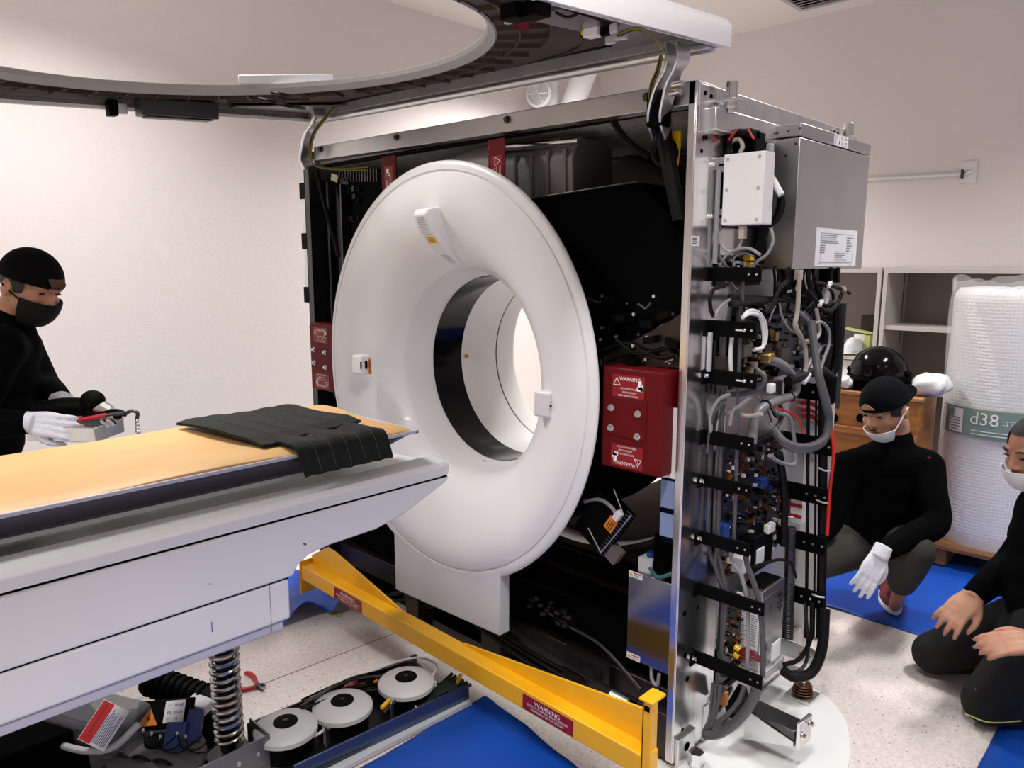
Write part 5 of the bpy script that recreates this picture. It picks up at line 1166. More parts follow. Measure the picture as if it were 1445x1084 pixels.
# helmet on the crate
hc = PY(1240, 522, 4.06); hz = ct+.001
h_ = thing('black_helmet', 'glossy black domed helmet resting on the wooden crate', 'helmet', (hc.x, 4.06, hz))
MB().lathe([(.001, .225), (.05, .216), (.10, .185), (.13, .135), (.137, .09), (.135, .07), (.125, .07), (.10, .12), (.001, .17)], (hc.x, 4.06, hz), UZ, 40).build('shell', BLACKG, h_)
MB().lathe([(.136, .07), (.146, .078), (.146, .06), (.136, .055)], (hc.x, 4.06, hz), UZ, 40, closed=True).build('rim', BLACK, h_)
for s_ in (-1, 1):
    MB().ell((hc.x+s_*.13, 4.07, hz+.055), (.03, .035, .045), n=14, m=8).build('ear_pad', BLACK, h_)
    MB().ell((hc.x+s_*.14, 4.06, hz+.095), (.018, .025, .018), n=12, m=8).build('hinge_knob', BLACK, h_)
mb = MB()
for k in range(16): a = 2*pi*k/16; mb.ob((hc.x+.118*cos(a), 4.06+.118*sin(a), hz+.03), (.03, .02, .06), V((-sin(a), cos(a), 0)), V((cos(a), sin(a), 0)), UZ)
mb.build('inner_padding', BLACKM, h_)
# white cushions
def cushion(c, rx, ry, rz, label, seed):
    r = random.Random(seed); ph = [r.uniform(0, 6) for _ in range(4)]
    rs = []
    for i in range(13):
        t = pi*i/12
        ring = []
        for k in range(28):
            a = 2*pi*k/28; e = (abs(cos(a))**.6, abs(sin(a))**.6); x = rx*sin(t)**.6*copysign(e[0], cos(a)); y = ry*sin(t)**.6*copysign(e[1], sin(a))
            w = 1+.10*sin(5*a+ph[0]+t*3)+.06*sin(9*a+ph[1])
            ring.append(V(c)+V((x*w, y*w, rz*cos(t)*(1+.15*sin(4*a+ph[2])))))
        rs.append(ring)
    return tag(MB().rings(rs).build('packing_cushion', mat('white_film_%d' % seed, (.74, .74, .74), .3, bump=.35, bscale=18), None, smooth=70), label, 'cushion')
p = PY(1300, 548, 4.0); cushion((p.x+.035, 4.03, ct+.056), .08, .085, .05, 'puffy white plastic cushion on the crate right of the helmet', 1)
p = PY(1205, 545, 3.97); cushion((p.x-.04, 3.965, ct+.036), .042, .045, .03, 'small white plastic cushion on the crate left of the helmet', 2)
p = PY(1186, 545, 3.96); tag(MB().bx(p.x-.035, p.x+.03, 3.94, 3.99, ct+.0005, ct+.018).build('wood_offcut', WOODP, None, .003), 'little wooden offcut at the crate edge beside the small cushion', 'wood offcut')
# pallet and bubble wrap roll
px0 = PZ(1308, 760, .12).x; py0 = PZ(1360, 785, .09).y
pal = thing('wooden_pallet', 'brown wooden pallet under the bubble wrap roll', 'pallet', (px0+.5, py0+.3, 0))
for k in range(4): MB().bx(px0, px0+1.1, py0+.15*k, py0+.15*k+.135, .095, .118).build('top_plank', WOODP, pal, .003)
for x in (px0+.02, px0+.5, px0+1.0): MB().bx(x, x+.08, py0+.01, py0+.58, .012, .094).build('stringer', WOODP, pal, .003)
ry = py0+.31; 
lx = PY(1326, 600, ry).x; RR = .262
rc = V((lx+RR*1.06, ry, .119))
def rollr(a, z): return RR*(1+.006*sin(a*9+z*5)+.012*sin(a*3+z*7)+ (.03 if 0 else 0))
rt_ = PY(1336, 405, ry).z-.119
rs = []
for i in range(41):
    z = rt_*i/40; k = 1 - (.10*max(0, (z-rt_+.05)/.05)**2)
    if i < 2: k -= .05*(2-i)/2
    rs.append([rc+V((rollr(a, z)*k*cos(a), rollr(a, z)*k*sin(a), z)) for a in [2*pi*j/120 for j in range(120)]])
for kk in (.6, .2): rs.append([rc+V((RR*kk*cos(a), RR*kk*sin(a), rt_+.008*sin(5*a))) for a in [2*pi*j/120 for j in range(120)]])
BW = LENSW
nt = BW.node_tree; b_ = nt.nodes['Principled BSDF']
tc = nt.nodes.new('ShaderNodeTexCoord'); vo = nt.nodes.new('ShaderNodeTexVoronoi'); vo.inputs['Scale'].default_value = 62; vo.inputs['Randomness'].default_value = .25
nt.links.new(tc.outputs['Object'], vo.inputs['Vector']); bp = nt.nodes.new('ShaderNodeBump'); bp.inputs['Strength'].default_value = .55; bp.inputs['Distance'].default_value = .006; bp.invert = True
nt.links.new(vo.outputs['Distance'], bp.inputs['Height']); nt.links.new(bp.outputs[0], b_.inputs['Normal'])
rl = MB().rings(rs).build('bubble_wrap_roll', BW, None, smooth=60)
tag(rl, 'tall white bubble wrap roll in clear film standing on the pallet', 'bubble wrap')
FILM = mat('clear_film', (.9, .9, .9), .08, alpha=.28, bump=.25, bscale=9)
mb = MB(); rs = []
for i in range(25):
    z = (rt_+.035)*i/24
    rs.append([rc+V(((RR+.008+.006*sin(4*a+z*6)+.004*sin(11*a+z*3)+(.018*max(0, z-rt_+.08)/.08*sin(7*a)))*cos(a), (RR+.008+.006*sin(4*a+z*6))*sin(a), z+(.03*max(0, sin(3*a+2.6))**3+.008*sin(13*a) if i == 24 else 0))) for a in [2*pi*j/90 for j in range(90)]])
mb.rings(rs, caps=False).build('clear_film_sleeve', FILM, rl, smooth=60)
def bandpt(a, z, e=.016): return rc+V(((RR+e)*cos(a), (RR+e)*sin(a), z))
zb0 = PY(1345, 612, ry-RR).z-.119; zb1 = PY(1345, 573, ry-RR).z-.119
va = atan2(-rc.y, -rc.x)          # direction to camera
a_l = va-1.02; a_r = va+.9
mb = MB(); mb.grid(lambda u, v: bandpt(a_l+(a_r-a_l)*u, zb0+(zb1-zb0)*v), 40, 2)
bdn = mb.build('green_label_band', mat('grey_green_label', (.19, .28, .24), .5), rl, smooth=70)
def bandtext(s, a, z, size, mt, al='CENTER'):
    mb = MB(); mb.text(s, (0, 0, 0), UX, UY, size, al)
    for v_ in mb.bm.verts: x, y = v_.co.x, v_.co.y; v_.co = bandpt(a+x/(RR+.018), z+y, .0185)
    return mb.build('label_lettering', mt, bdn, smooth=0, fixn=False)
ac = va-.27
zm = (zb0+zb1)/2
bandtext('d38', ac, zm+.02, .085, INKW); bandtext('コアレス', ac+.47, zm+.012, .030, INKW); bandtext('d38', ac+1.0, zm+.0, .06, INKW)
mb = MB(); mb.grid(lambda u, v: bandpt(a_l+.12+.28*u, zb0+.01+(zb1-zb0-.02)*v, .0175), 8, 1); mb.build('white_info_box', WSTICK, bdn, smooth=70)
mb = MB(); mb.grid(lambda u, v: bandpt(a_l+.13+.09*u, zm+.015+(.04)*v, .019), 4, 1); mb.build('barcode_block', INKG, bdn, smooth=70)
for k in range(5): mb = MB(); mb.grid(lambda u, v: bandpt(a_l+.14+.22*u, zb0+.02+.014*k+.006*v, .019), 4, 1); mb.build('info_line', INKG, bdn, smooth=70)
for k in range(2): mb = MB(); mb.grid(lambda u, v: bandpt(ac-.18+.55*u, zb0+.014+.016*k+.004*v, .019), 6, 1); mb.build('info_line', INKW, bdn, smooth=70)
# ------------------------------------------------------------------ wall and ceiling fittings
a, b = PY(1357, 228, WY-.006), PY(1377, 258, WY-.006)
ot = MB().bx(a.x, b.x, WY-.008, WY-.0005, b.z, a.z).build('outlet_plate', WHITE2, None, .002)
tag(ot, 'blank white wall plate with a small stub at the end of the rod', 'wall plate')
p = PY(1363, 244, WY-.02); MB().tube([p+V((-.01, .01, 0)), p+V((.03, -.0, .005))], .006, 8, 0).build('plate_stub', STEEL, ot)
a, b = PY(1210, 254, WY-.014), PY(1358, 245.5, WY-.014)
rd = MB().tube([a, b], .010, 10, 0).build('wall_rod', WHITE2, None); tag(rd, 'thin white horizontal conduit on the back wall ending at the plate', 'conduit')
MB().ob(b, (.012, .03, .05), UX, UY, UZ).build('rod_bracket', DSTEEL, rd, .001)
a, b = PZ(1108, 1, WZ), PZ(1130, 14, WZ); c = PZ(1190, 2, WZ)
ux_ = (c-b).normalized(); ux_ = UX; 
x0_, x1_, y1_ = b.x, b.x+.75, b.y; y0_ = y1_-.30
vt = thing('ceiling_vent', 'slotted grey ceiling air vent near the back wall', 'vent', ((x0_+x1_)/2, (y0_+y1_)/2, WZ))
mb = MB(); 
for q in ((x0_, x1_, y0_, y0_+.03), (x0_, x1_, y1_-.03, y1_), (x0_, x0_+.03, y0_+.03, y1_-.03), (x1_-.03, x1_, y0_+.03, y1_-.03)): mb.bx(q[0], q[1], q[2], q[3], WZ-.012, WZ-.0005)
mb.build('vent_frame', GREYP, vt, .001)
for k in range(5): y = y0_+.06+.045*k; MB().ob(((x0_+x1_)/2, y, WZ-.006), (x1_-x0_-.06, .03, .003), UX, V((0, 1, .3)), V((0, -.3, 1))).build('vent_slat', GREYP, vt)
MB().bx(x0_+.03, x1_-.03, y0_+.03, y1_-.03, WZ-.002, WZ-.0005).build('vent_backing', DSTEEL, vt)
# white ducts in the far corner
dt = thing('white_duct', 'white pipes and round fitting in the far corner above the gantry', 'duct', PY(790, 130, 4.3))
WD = mat('bright_white_enamel', (.88, .88, .88), .3)
p0, p1 = PY(792, 190, 4.42), PY(826, 100, 4.42); d = p1-p0
MB().cyl(p0-d*.2, p0+d*((WZ-p0.z)/d.z), .085, n=28).build('large_pipe', WD, dt)
p0, p1 = PY(775, 190, 4.32), PY(782, 100, 4.32); d = p1-p0
MB().cyl(p0-d*.2, p0+d*((WZ-p0.z)/d.z), .045, n=24).build('slim_pipe', WD, dt)
p = PY(761, 133, 4.2)
MB().lathe([(.001, -.03), (.085, -.03), (.095, -.01), (.095, .02), (.08, .03), (.075, .0), (.001, .0)], p, V((.4, -1, 0)), 32).build('round_fitting', WD, dt)
for k in range(6): a = k*pi/3; q = V((.4, -1, 0)).normalized(); uu, vv = perp(q); MB().tube([p+q*.03, p+q*.035+uu*.075*cos(a)+vv*.075*sin(a)], .005, 6, 0).build('fitting_spoke', STEEL, dt)
# ------------------------------------------------------------------ people
SKIN = mat('warm_skin', (.42, .20, .12), .5, var=.12, vscale=20)
HAIR = mat('black_hair', (.008, .006, .005), .6, bump=.3, bscale=120, stretch=(1, 1, .2))
BHAIR = mat('brown_hair', (.07, .03, .012), .6)
SHIRT = mat('black_shirt_cloth', (.0016, .0016, .0018), .95, bump=.6, bscale=11, spec=.05)
PANTS = mat('grey_green_work_trousers', (.046, .044, .037), .85, bump=.6, bscale=9, spec=.2)
PANTSD = mat('charcoal_work_trousers', (.013, .0135, .0135), .85, bump=.6, bscale=9, spec=.2)
CAPM = mat('black_cap_cloth', (.002, .002, .003), .9, spec=.1, bump=.1, bscale=60)
GLOVE = mat('white_knit_glove', (.74, .75, .82), .8, bump=.35, bscale=260)
MASKW = mat('white_mask_cloth', (.80, .80, .80), .75, bump=.08, bscale=40)
MASKB = mat('black_mask_cloth', (.006, .006, .006), .8, spec=.2)
SHOE = mat('dark_red_shoe_mesh', (.16, .006, .008), .6, bump=.2, bscale=150)
SOLE = mat('white_shoe_sole', (.75, .74, .72), .5)
EYEM = mat('dark_eye', (.008, .005, .004), .3)
def remesh(mb, name, mts, parent, vox, smooth=4, paint=None, label=None):
    me = bpy.data.meshes.new('r'); bmesh.ops.recalc_face_normals(mb.bm, faces=mb.bm.faces); mb.bm.to_mesh(me); mb.bm.free()
    o = bpy.data.objects.new('r', me); COL.objects.link(o)
    md = o.modifiers.new('v', 'REMESH'); md.mode = 'VOXEL'; md.voxel_size = vox
    md = o.modifiers.new('s', 'SMOOTH'); md.factor = .5; md.iterations = smooth
    dg = bpy.context.evaluated_depsgraph_get(); m2 = bpy.data.meshes.new_from_object(o.evaluated_get(dg)); bpy.data.objects.remove(o); bpy.data.meshes.remove(me)
    m2.name = name
    if paint:
        for p in m2.polygons: p.material_index = paint(p.center)
    else:
        for p in m2.polygons: p.material_index = 0
    cs = [v.co for v in m2.vertices]; c = V([(min(p[i] for p in cs)+max(p[i] for p in cs))/2 for i in range(3)])
    for v in m2.vertices: v.co -= c
    m2.materials.clear()
    return finish(m2, name, mts, parent, c, smooth=180, label=label)
def basis(side, fwd, up): return Matrix((side, fwd, up)).transposed()
class Head:
    def __init__(s, c, fwd, up):
        s.c = V(c); f = V(fwd).normalized(); u = V(up); s.s = f.cross(u).normalized(); s.u = s.s.cross(f).normalized(); s.f = f
        s.M = basis(s.s, s.f, s.u)
    def P(s, x, y, z): return s.c+s.M@V((x, y, z))      # x = person's right, y forward, z up
    def skin(s, mb, neck):
        E = lambda c, r: mb.ell(s.P(*c), r, s.M, 24, 16)
        E((0, -.012, .035), (.076, .095, .085)); E((0, .018, -.015), (.066, .075, .085)); E((0, .040, -.070), (.045, .048, .040)); E((0, .055, -.085), (.026, .028, .024))
        mb.tube([s.P(0, .083, .012), s.P(0, .100, -.012), s.P(0, .104, -.024)], [.008, .011, .014], 10); E((.012, .092, -.024), (.009, .010, .008)); E((-.012, .092, -.024), (.009, .010, .008))
        for k in (-1, 1):
            E((k*.076, -.012, -.010), (.010, .022, .032)); E((k*.030, .078, .030), (.024, .012, .008)); E((k*.040, .062, -.022), (.022, .02, .02))
            E((k*.031, .076, .014), (.014, .010, .008))
        E((0, .088, -.052), (.022, .010, .006)); E((0, .086, -.062), (.018, .010, .006))
        mb.tube([s.P(0, -.02, -.05), s.P(0, -.035, -.10), neck], [.056, .053, .054], 18)
    def face(s, parent):
        for k in (-1, 1):
            MB().ell(s.P(k*.031, .0855, .012), (.013, .004, .0035), s.M, 14, 8).build('eye', EYEM, parent)
            MB().tube([s.P(k*.016, .092, .030), s.P(k*.032, .090, .036), s.P(k*.050, .076, .031)], [.0025, .004, .002], 6).build('eyebrow', HAIR, parent)
        MB().tube([s.P(-.02, .090, -.057), s.P(0, .0975, -.057), s.P(.02, .090, -.057)], .0022, 6).build('mouth_line', mat('lip', (.20, .06, .05), .5) if 'lip' not in bpy.data.materials else bpy.data.materials['lip'], parent)
    def shell(s, az0, az1, z0, z1, r, off, nu=24, nv=12, cen=(0, -.005, 0), thick=.003, mats=None, name='cap', parent=None, fn=None, label=None):
        # patch of an ellipsoid: azimuth from forward (0) ; z from elevation angle
        mb = MB()
        def f(u, v, o=0):
            az = az0+(az1-az0)*u; el = z0+(z1-z0)*v
            if fn: az, el = fn(az, el, u, v)
            return s.P(cen[0]+(r[0]+off+o)*sin(az)*cos(el), cen[1]+(r[1]+off+o)*cos(az)*cos(el), cen[2]+(r[2]+off+o)*sin(el))
        A = [[mb.v(f(i/nu, j/nv)) for j in range(nv+1)] for i in range(nu+1)]; B = [[mb.v(f(i/nu, j/nv, -thick)) for j in range(nv+1)] for i in range(nu+1)]
        for i in range(nu):
            for j in range(nv): mb.f([A[i][j], A[i+1][j], A[i+1][j+1], A[i][j+1]]); mb.f([B[i][j], B[i][j+1], B[i+1][j+1], B[i+1][j]])
        for i in range(nu):
            for j in (0, nv): mb.f([A[i][j], A[i+1][j], B[i+1][j], B[i][j]])
        if abs(az1-az0) < 6.2:
            for j in range(nv):
                for i in (0, nu): mb.f([A[i][j], A[i][j+1], B[i][j+1], B[i][j]])
        return mb.build(name, mats, parent, smooth=60, label=label)
def hand(mb, w, d, back, thumb, curl=(.35, .4, .3), spread=.06, sc=1.0, fc=None, tc=.3):
    """w wrist point, d finger direction, back = back-of-hand normal, thumb = +1/-1 side of thumb along d x back"""
    w = V(w); d = V(d).normalized(); b = V(back); b = (b-d*b.dot(d)).normalized(); sd = d.cross(b).normalized()*thumb
    M = Matrix((sd, d, b)).transposed()
    def P(x, y, z): return w+M@(V((x, y, z))*sc)
    mb.tube([P(0, -.02, 0), P(0, .015, 0)], [.026*sc, .027*sc], 14, 0)
    for x in (-.028, -.010, .010, .028):
        mb.tube([P(x*.7, .0, 0), P(x*.95, .05, .002), P(x, .088, 0)], [.014*sc, .0145*sc, .0115*sc], 12, 3)
    mb.ell(P(.022, .03, -.008), (.018*sc, .032*sc, .015*sc), M, 14, 10)
    for i, (x, L) in enumerate(((.030, .070), (.0105, .079), (-.0095, .074), (-.0285, .058))):
        c = fc[i] if fc else curl; p = P(x, .086, 0); ang = 0; pts = [p]; dd = spread*(1.5-i)
        for k, fr in enumerate((.42, .32, .26)):
            ang += c[k]; v = M@V((sin(dd)*cos(ang), cos(dd)*cos(ang), -sin(ang))); p = p+v*L*fr*sc; pts.append(p)
        mb.tube(pts, [.0100*sc, .0095*sc, .0088*sc, .0068*sc], 12, 5); mb.ell(pts[-1], (.0068*sc,)*3, None, 10, 8)
    pts = [P(.026, .018, -.004), P(.046, .045, -.012), P(.054, .072, -.016-.02*tc), P(.052, .095, -.020-.05*tc)]
    mb.tube(pts, [.015*sc, .0125*sc, .0105*sc, .0075*sc], 12, 5); mb.ell(pts[-1], (.0075*sc,)*3, None, 10, 8)
    return P
def limb(mb, pts, rad, n=18, sm=4):
    mb.tube(pts, list(rad), n, sm); mb.ell(pts[0], (rad[0],)*3, None, 16, 10); mb.ell(pts[-1], (rad[-1],)*3, None, 16, 10)
def person(name, label, loc, J, H, shirt=SHIRT, pants=PANTS, vox=.010, bare=(0, 0), handfn=None, cuff=0):
    """J: dict of joints; L/R = person's own side"""
    root = thing(name, label, 'person', loc)
    # skin body, continuous
    mb = MB(); H.skin(mb, J['neck'])
    mid = (J['hipL']+J['hipR'])/2
    limb(mb, [J['neck'], (J['neck']*.5+mid*.5), mid], (.045, .06, .08))
    for s in 'LR':
        limb(mb, [J['neck'], J['sh'+s]], (.04, .04)); limb(mb, [J['sh'+s], J['el'+s], J['wr'+s]], (.038, .034, .025), 14)
        limb(mb, [mid, J['hip'+s]], (.08, .07)); limb(mb, [J['hip'+s], J['kn'+s], J['an'+s]], (.065, .048, .035), 14); limb(mb, [J['an'+s], J['to'+s]], (.032, .026), 12)
    if handfn: handfn(mb)
    body = remesh(mb, 'body', [SKIN], root, vox*.55, 3)
    H.face(body)
    # shirt
    mb = MB(); u = (J['neck']-mid).normalized(); sd = (J['shR']-J['shL']).normalized(); fw = u.cross(sd).normalized(); sd = fw.cross(u)
    M = basis(sd, fw, u); Lg = (J['neck']-mid).length
    sp = lambda t, o=0: mid+(J['neck']-mid)*t+fw*o+J.get('bend', V((0, 0, 0)))*sin(pi*t)
    for t, a, b, c in ((.0, .165, .125, .10), (.22, .160, .125, .12), (.45, .168, .125, .12), (.66, .180, .125, .12), (.82, .172, .112, .10)):
        mb.ell(sp(t), (a, b, c), M, 24, 14)
    limb(mb, [sp(.86), sp(1.0), J['neck']+u*.025], (.11, .082, .070))
    for s in 'LR':
        limb(mb, [sp(.86), J['sh'+s]], (.09, .076)); w = J['wr'+s]; e = J['el'+s]; w2 = e+(w-e)*(1-cuff)
        limb(mb, [J['sh'+s], (J['sh'+s]+e)/2, e, (e+w2)/2, w2], (.074, .064, .056, .05, .040), 16)
    o = remesh(mb, 'shirt', [shirt], root, vox, 3, label='black long sleeved shirt')
    # trousers
    mb = MB()
    mb.ell(mid-u*.02, (.175, .135, .11), M, 22, 12)
    for s in 'LR':
        h, k, a = J['hip'+s], J['kn'+s], J['an'+s]
        limb(mb, [mid+(h-mid)*.4, h], (.11, .105)); limb(mb, [h, (h+k)/2, k], (.104, .092, .076), 20); limb(mb, [k, (k+a)/2, a], (.076, .070, .056), 20)
    remesh(mb, 'trousers', [pants], root, vox, 3, label='work trousers')
    return root
def shoe(parent, heel, toe, up, label=None):
    d = (toe-heel).normalized(); u = (V(up)-d*V(up).dot(d)).normalized(); s = d.cross(u)
    L = (toe-heel).length; M = basis(s, d, u)
    mb = MB(); mb.ell(heel+d*.05+u*.045, (.038, .06, .045), M); mb.ell(heel+d*L*.6+u*.032, (.045, L*.38, .034), M); mb.ell(heel+d*.04+u*.085, (.036, .042, .035), M)
    o = remesh(mb, 'shoe', [SHOE], parent, .006, 3, label=label)
    mb = MB(); pr = []
    for i in range(28):
        a = 2*pi*i/28; y = L*.5+L*.56*cos(a); x = (.046 if cos(a) > -.2 else .040)*sin(a); pr.append(heel+d*y+s*x-u*.002)
    mb.prism(pr, u*.022); mb.build('sole', SOLE, o, .005)
# ---- squatting person
nR = -RT; nF = -FW.copy(); nF.z = 0; nF.normalize()
def cap_set(H, root, back=True):
    c = H.shell(0, 2*pi, -.06, pi/2-.02, (.082, .102, .092), .006, 36, 12, (0, -.008, .032), name='cap', mats=CAPM, parent=root, label='black cap', fn=lambda az, el, u, v: (az, el+(.10*cos(az))*(1-v)))
    return c
H1 = Head(PD(1249, 577, 3.02), (nR*.83+nF*.50-UZ*.42), UZ+nR*.1)
K = {}
K['neck'] = PD(1262, 630, 3.09)
K['shL'] = PD(1306, 660, 3.05); K['shR'] = PD(1194, 662, 3.10)
K['elL'] = PD(1320, 738, 2.93); K['wrL'] = PD(1243, 781, 2.80)
K['elR'] = PD(1170, 735, 3.05); K['wrR'] = PD(1138, 775, 2.98)
K['hipL'] = PD(1272, 768, 3.22); K['hipR'] = PD(1205, 768, 3.24)
K['knL'] = PD(1290, 778, 2.88); K['anL'] = PD(1273, 822, 3.12)
K['knR'] = PD(1140, 795, 3.02); K['anR'] = PD(1128, 835, 3.20)
tl = PZ(1262, 867, .01); hl = tl-(nF*.8+nR*.25).normalized()*.25
K['toL'] = tl+UZ*.04; K['toR'] = K['anR']+nF*.15-UZ*.05
wd = (K['wrL']-K['elL']).normalized()
hd1 = (PD(1216, 832, 2.78)-K['wrL']).normalized()
c1 = person('person', 'person squatting in black cap, black shirt, white gloves and pulled-down white mask', (K['hipL'].x, K['hipL'].y, 0), K, H1, cuff=.10)
cap_set(H1, c1)
MB().grid(lambda u, v: H1.P((u-.5)*.062, .0985+.006*sin(pi*u), .052+.026*v*sin(pi*u)), 14, 4).build('cap_opening', SKIN, c1, solid=.002)
H1.shell(pi-.85, pi+.85, -.95, -.55, (.10, .19, .09), .012, 18, 4, (0, .0, .075), name='cap_brim', mats=CAPM, parent=c1)
H1.shell(.9, 2*pi-.9, -.50, .1, (.077, .098, .088), .002, 30, 6, (0, -.010, .025), name='hair', mats=HAIR, parent=c1)
H1.shell(-1.15, 1.15, -1.3, -.24, (.066, .076, .090), .011, 24, 10, (0, .028, -.030), name='face_mask', mats=MASKW, parent=c1, label='white mask worn under the chin')
for k in (-1, 1): MB().tube([H1.P(k*.062, .062, -.065), H1.P(k*.074, .03, -.035), H1.P(k*.084, -.010, -.0), H1.P(k*.086, -.024, .004)], .0028, 6).build('mask_strap', MASKW, c1)
MB().ell(H1.P(0, .100, -.044), (.022, .006, .004), H1.M, 12, 6).build('moustache', HAIR, c1)
mb = MB(); hand(mb, K['wrL']+hd1*.01, hd1, nF*.9+UZ*.25+nR*.1, -1, fc=((.15, .15, .1), (.12, .2, .1), (.18, .2, .15), (.25, .25, .15)), spread=.07, sc=1.04, tc=.8)
mb.tube([K['wrL']-hd1*.03, K['wrL']+hd1*.02], [.034, .034], 16, 0)
gl1 = remesh(mb, 'glove', [GLOVE], c1, .0045, 2, label='white knitted glove')
hb = K['wrL']+hd1*.06+(nF*.9+UZ*.25).normalized()*.021; hs = hd1.cross(nF*.9+UZ*.25).normalized()
mb = MB(); hand(mb, K['wrR'], (K['wrR']-K['elR']), UZ, 1, sc=1.05); remesh(mb, 'glove', [GLOVE], c1, .005, 2, label='white knitted glove')
shoe(c1, V((hl.x, hl.y, .012)), V((tl.x, tl.y, .012)), UZ, 'dark red shoe with white sole')
tr_ = K['anR']; h_r = V((tr_.x, tr_.y, .03))-nF*.05; shoe(c1, h_r, h_r+nF*.25-UZ*.015, UZ, 'dark red shoe with white sole')
p = PD(1311, 646, 2.975); MB().ob(p, (.012, .006, .006), RT, UP, FW).build('shoulder_badge', RSTICK, c1)
# ---- kneeling person at the frame edge
H2 = Head(PD(1466, 640, 2.38), (nR*.92+nF*.12-UZ*.22), UZ)
K = {}
K['neck'] = PD(1488, 700, 2.42)
K['shR'] = PD(1482, 728, 2.60); K['shL'] = PD(1495, 735, 2.24)
K['elR'] = PD(1428, 795, 2.62); K['wrR'] = PD(1374, 842, 2.44)
K['elL'] = PD(1515, 860, 2.14); K['wrL'] = PD(1462, 905, 2.16)
K['hipR'] = PD(1480, 868, 2.52); K['hipL'] = PD(1480, 900, 2.32)
kA = PZ(1318, 922, .085); kB = PZ(1392, 990, .085)
K['knR'] = kA; K['knL'] = kB
K['anR'] = kA+RT*.43+V((0, 0, -.03))-nF*.06; K['anL'] = kB+RT*.43+V((0, 0, -.03))-nF*.02
K['toR'] = K['anR']+RT*.14-UZ*.02; K['toL'] = K['anL']+RT*.14-UZ*.02
h2a = (PD(1335, 876, 2.40)-K['wrR']).normalized(); h2b = (PD(1420, 908, 2.17)-K['wrL']).normalized()
def hf(mb):
    hand(mb, K['wrR'], h2a, UZ+nF*.4, -1, fc=((.25, .35, .25), (.2, .35, .25), (.2, .35, .25), (.25, .35, .3)), spread=.12, sc=1.05, tc=.4)
    hand(mb, K['wrL'], h2b, UZ+nF*.6, 1, fc=((.2, .3, .2),)*4, spread=.05, sc=1.0, tc=.5)
c2 = person('person', 'person kneeling at the frame edge, bare hands on dark trousers, white mask', (K['hipL'].x, K['hipL'].y, 0), K, H2, pants=PANTSD, handfn=hf, cuff=.05)
H2.shell(-1.0, 1.0, -.75, .0, (.070, .084, .090), .012, 22, 8, (0, .020, -.030), name='face_mask', mats=MASKW, parent=c2, label='white face mask')
for k in (-1, 1): MB().tube([H2.P(k*.066, .055, -.03), H2.P(k*.08, .0, -.015), H2.P(k*.086, -.02, .0)], .0025, 6).build('mask_strap', MASKW, c2)
H2.shell(.75, 2*pi-.75, -.35, pi/2-.02, (.077, .097, .088), .003, 36, 12, (0, -.012, .036), name='hair', mats=HAIR, parent=c2, label='short dark hair')
H2.shell(-.8, .8, .55, pi/2-.05, (.077, .097, .088), .003, 20, 6, (0, -.012, .036), name='hair_front', mats=HAIR, parent=c2)
q = kB+nF*.068+nR*.03; MB().tube([q+nR*.06-UZ*.02+nF*-.03, q-UZ*.03, q+RT*.10-UZ*.025], .0022, 6).build('trouser_piping', mat('yellow_piping', (.45, .5, .12), .6), c2)
for s in ('R', 'L'):
    a = K['an'+s]; h_ = a+RT*.02+UZ*.0; MB().ell(a+RT*.09-UZ*.0, (.11, .045, .045), basis(RT, RT.cross(UZ)*-1, UZ), 18, 10).build('shoe', BLACK, c2)
# ---- standing person behind the table
H3 = Head(PD(43, 405, 2.50), (RT*.86+nF*.28-UZ*.40), UZ+RT*.25)
K = {}
K['neck'] = PD(14, 462, 2.54)
K['shR'] = PD(0, 492, 2.42); K['shL'] = PD(28, 490, 2.70)
K['elR'] = PD(-42, 600, 2.34); K['wrR'] = PD(42, 596, 2.36)
K['elL'] = PD(62, 545, 2.74); K['wrL'] = PD(88, 566, 2.60)
K['hipR'] = PD(-42, 668, 2.50); K['hipL'] = PD(-30, 662, 2.68)
b_ = PD(-36, 668, 2.58)
K['knR'] = V((K['hipR'].x+.06, K['hipR'].y-.02, .47)); K['knL'] = V((K['hipL'].x+.02, K['hipL'].y+.05, .47))
K['anR'] = V((K['hipR'].x-.02, K['hipR'].y-.06, .08)); K['anL'] = V((K['hipL'].x-.05, K['hipL'].y+.02, .08))
K['toR'] = K['anR']+RT*.15-UZ*.045; K['toL'] = K['anL']+RT*.15-UZ*.045
c3 = person('person', 'person standing behind the table in black cap and mask, carrying a tool tray', (b_.x, b_.y, 0), K, H3, pants=PANTSD, cuff=.12)
cap_set(H3, c3)
mb = MB(); rr = random.Random(2)
for k in range(14):
    a = -.35+.6*k/13; p = H3.P(.080*sin(a), .101*cos(a)-.004, .052)
    mb.tube([p+H3.u*.012-H3.f*.006, p+H3.f*(.004+rr.uniform(0, .006)), p-H3.u*rr.uniform(.004, .018)+H3.f*rr.uniform(.006, .014)], [.007, .006, .001], 6, 4)
mb.build('hair', BHAIR, c3, label='tuft of brown fringe below the cap')
H3.shell(1.0, 2*pi-1.0, -.45, .1, (.077, .098, .088), .002, 30, 6, (0, -.010, .025), name='hair_back', mats=HAIR, parent=c3)
H3.shell(-1.2, 1.2, -.85, .16, (.070, .090, .088), .014, 24, 10, (0, .014, -.032), name='face_mask', mats=MASKB, parent=c3, label='black face mask')
for k in (-1, 1): MB().tube([H3.P(k*.066, .05, -.03), H3.P(k*.08, .0, -.012), H3.P(k*.086, -.02, .0)], .003, 6).build('mask_strap', MASKB, c3)
for s in 'RL':
    a = K['an'+s]; h_ = V((a.x, a.y, .012))-RT*.06; shoe(c3, h_, h_+RT*.26, UZ)
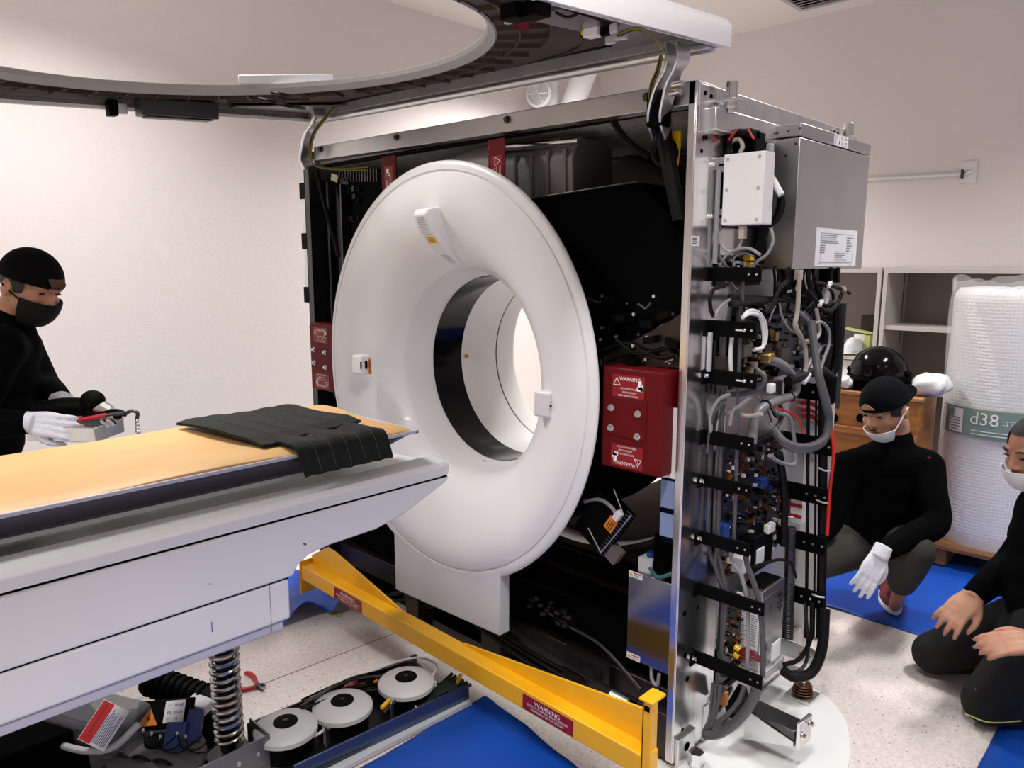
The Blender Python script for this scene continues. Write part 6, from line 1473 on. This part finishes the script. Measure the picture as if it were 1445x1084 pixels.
for s, dr, bk, th in (('R', PD(102, 604, 2.36)-K['wrR'], nF+UZ*.35, 1), ('L', PD(108, 574, 2.56)-K['wrL'], UZ*.9-nF*.6, -1)):
    mb = MB(); hand(mb, K['wr'+s], dr, bk, th, fc=((.35, .45, .4), (.35, .5, .4), (.4, .5, .4), (.45, .5, .4)), sc=1.02, tc=.5); mb.tube([K['wr'+s]-dr.normalized()*.03, K['wr'+s]+dr.normalized()*.02], .034, 16, 0)
    remesh(mb, 'glove', [GLOVE], c3, .0045, 2, label='white knitted glove')
# ---- tray with tools in the hands
tr0 = PD(108, 606, 2.44)
ux_ = (RT*.98-FW*.1); ux_.z = 0; ux_.normalize(); uy_ = UZ.cross(ux_)
ty = thing('tool_tray', 'small shallow silver tray carried in the gloved hands', 'tray', tr0-UZ*.03)
mb = MB()
w, d, h, t = .23, .15, .045, .002
for q in ((0, 0, -h/2, w, d, t), (0, -d/2, 0, w, t, h), (0, d/2, 0, w, t, h), (-w/2, 0, 0, t, d, h), (w/2, 0, 0, t, d, h)):
    mb.ob(tr0+ux_*q[0]+uy_*q[1]+UZ*q[2], (q[3], q[4], q[5]), ux_, uy_, UZ)
mb.build('tray_body', STEEL, ty, .002)
mb = MB(); rim = [tr0+ux_*sx*w/2+uy_*sy*d/2+UZ*h/2 for sx, sy in ((-1, -1), (1, -1), (1, 1), (-1, 1))]
mb.tube(rim, .004, 8, 0, closed=True); mb.build('tray_rim', CHROME, ty)
dz = thing('power_drill', 'black power drill lying across the tool tray', 'drill', tr0)
p0, p1 = PD(52, 580, 2.46), PD(128, 574, 2.46)
MB().tube([p0, (p0+p1)/2+UZ*.004, p1], [.030, .034, .030], 16).build('drill_body', BLACK, dz)
mb = MB(); p2 = PD(131, 566, 2.44); mb.ell(p2, (.040, .034, .036), basis(ux_, uy_, UZ), 20, 12); mb.build('drill_head', BLACK, dz)
MB().cyl(p2+RT*.015-UZ*.015, p2+RT*.055-UZ*.035, .026, .020, 20).build('drill_chuck', SATIN, dz)
MB().tube([PD(60, 588, 2.45), PD(64, 600, 2.46), PD(70, 604, 2.46)], .02, 12).build('drill_grip', BLACK, dz)
sd_ = thing('screwdriver', 'red handled screwdriver sticking out over the tray edge', 'screwdriver', PD(130, 592, 2.40))
MB().tube([PD(108, 594, 2.40), PD(150, 586, 2.40)], .0075, 12, 0).build('handle', mat('bright_red_handle', (.45, .01, .03), .35), sd_)
MB().tube([PD(150, 586, 2.40), PD(176, 583, 2.40)], .006, 10, 0).build('shaft', DSTEEL, sd_)
wr_ = thing('black_wrench', 'black ratchet wrench resting above the red screwdriver', 'wrench', PD(150, 582, 2.43))
MB().tube([PD(118, 588, 2.43), PD(160, 580, 2.43), PD(178, 585, 2.43)], [.008, .007, .009], 10).build('shaft', BLACK, wr_)
MB().ell(PD(166, 586, 2.43), (.02, .015, .015), None, 14, 8).build('head', BLACK, wr_)
hk = thing('ratchet_hook', 'dangling metal hook and chain hanging off the end of the tools', 'hook', PD(190, 590, 2.43))
MB().tube([PD(174, 585, 2.43), PD(186, 580, 2.43), PD(194, 583, 2.43), PD(193, 592, 2.43)], .006, 10).build('hook_arm', DSTEEL, hk)
for k in range(4): MB().ell(PD(193+.6*k, 594+5*k, 2.43), (.011, .006, .008), basis(V((1, .2*k, 0)).normalized(), V((-.2*k, 1, 0)).normalized(), UZ), 12, 8).build('chain_link', STEEL, hk)
for k, (x, y) in enumerate(((152, 592), (157, 596), (150, 599), (143, 594))):
    o = MB().cyl(PD(x, y, 2.40), PD(x+5, y+5, 2.40), .009, n=6).build('socket', CHROME, None); tag(o, 'shiny metal socket at the corner of the tool tray', 'socket', 'sockets on the tool tray')
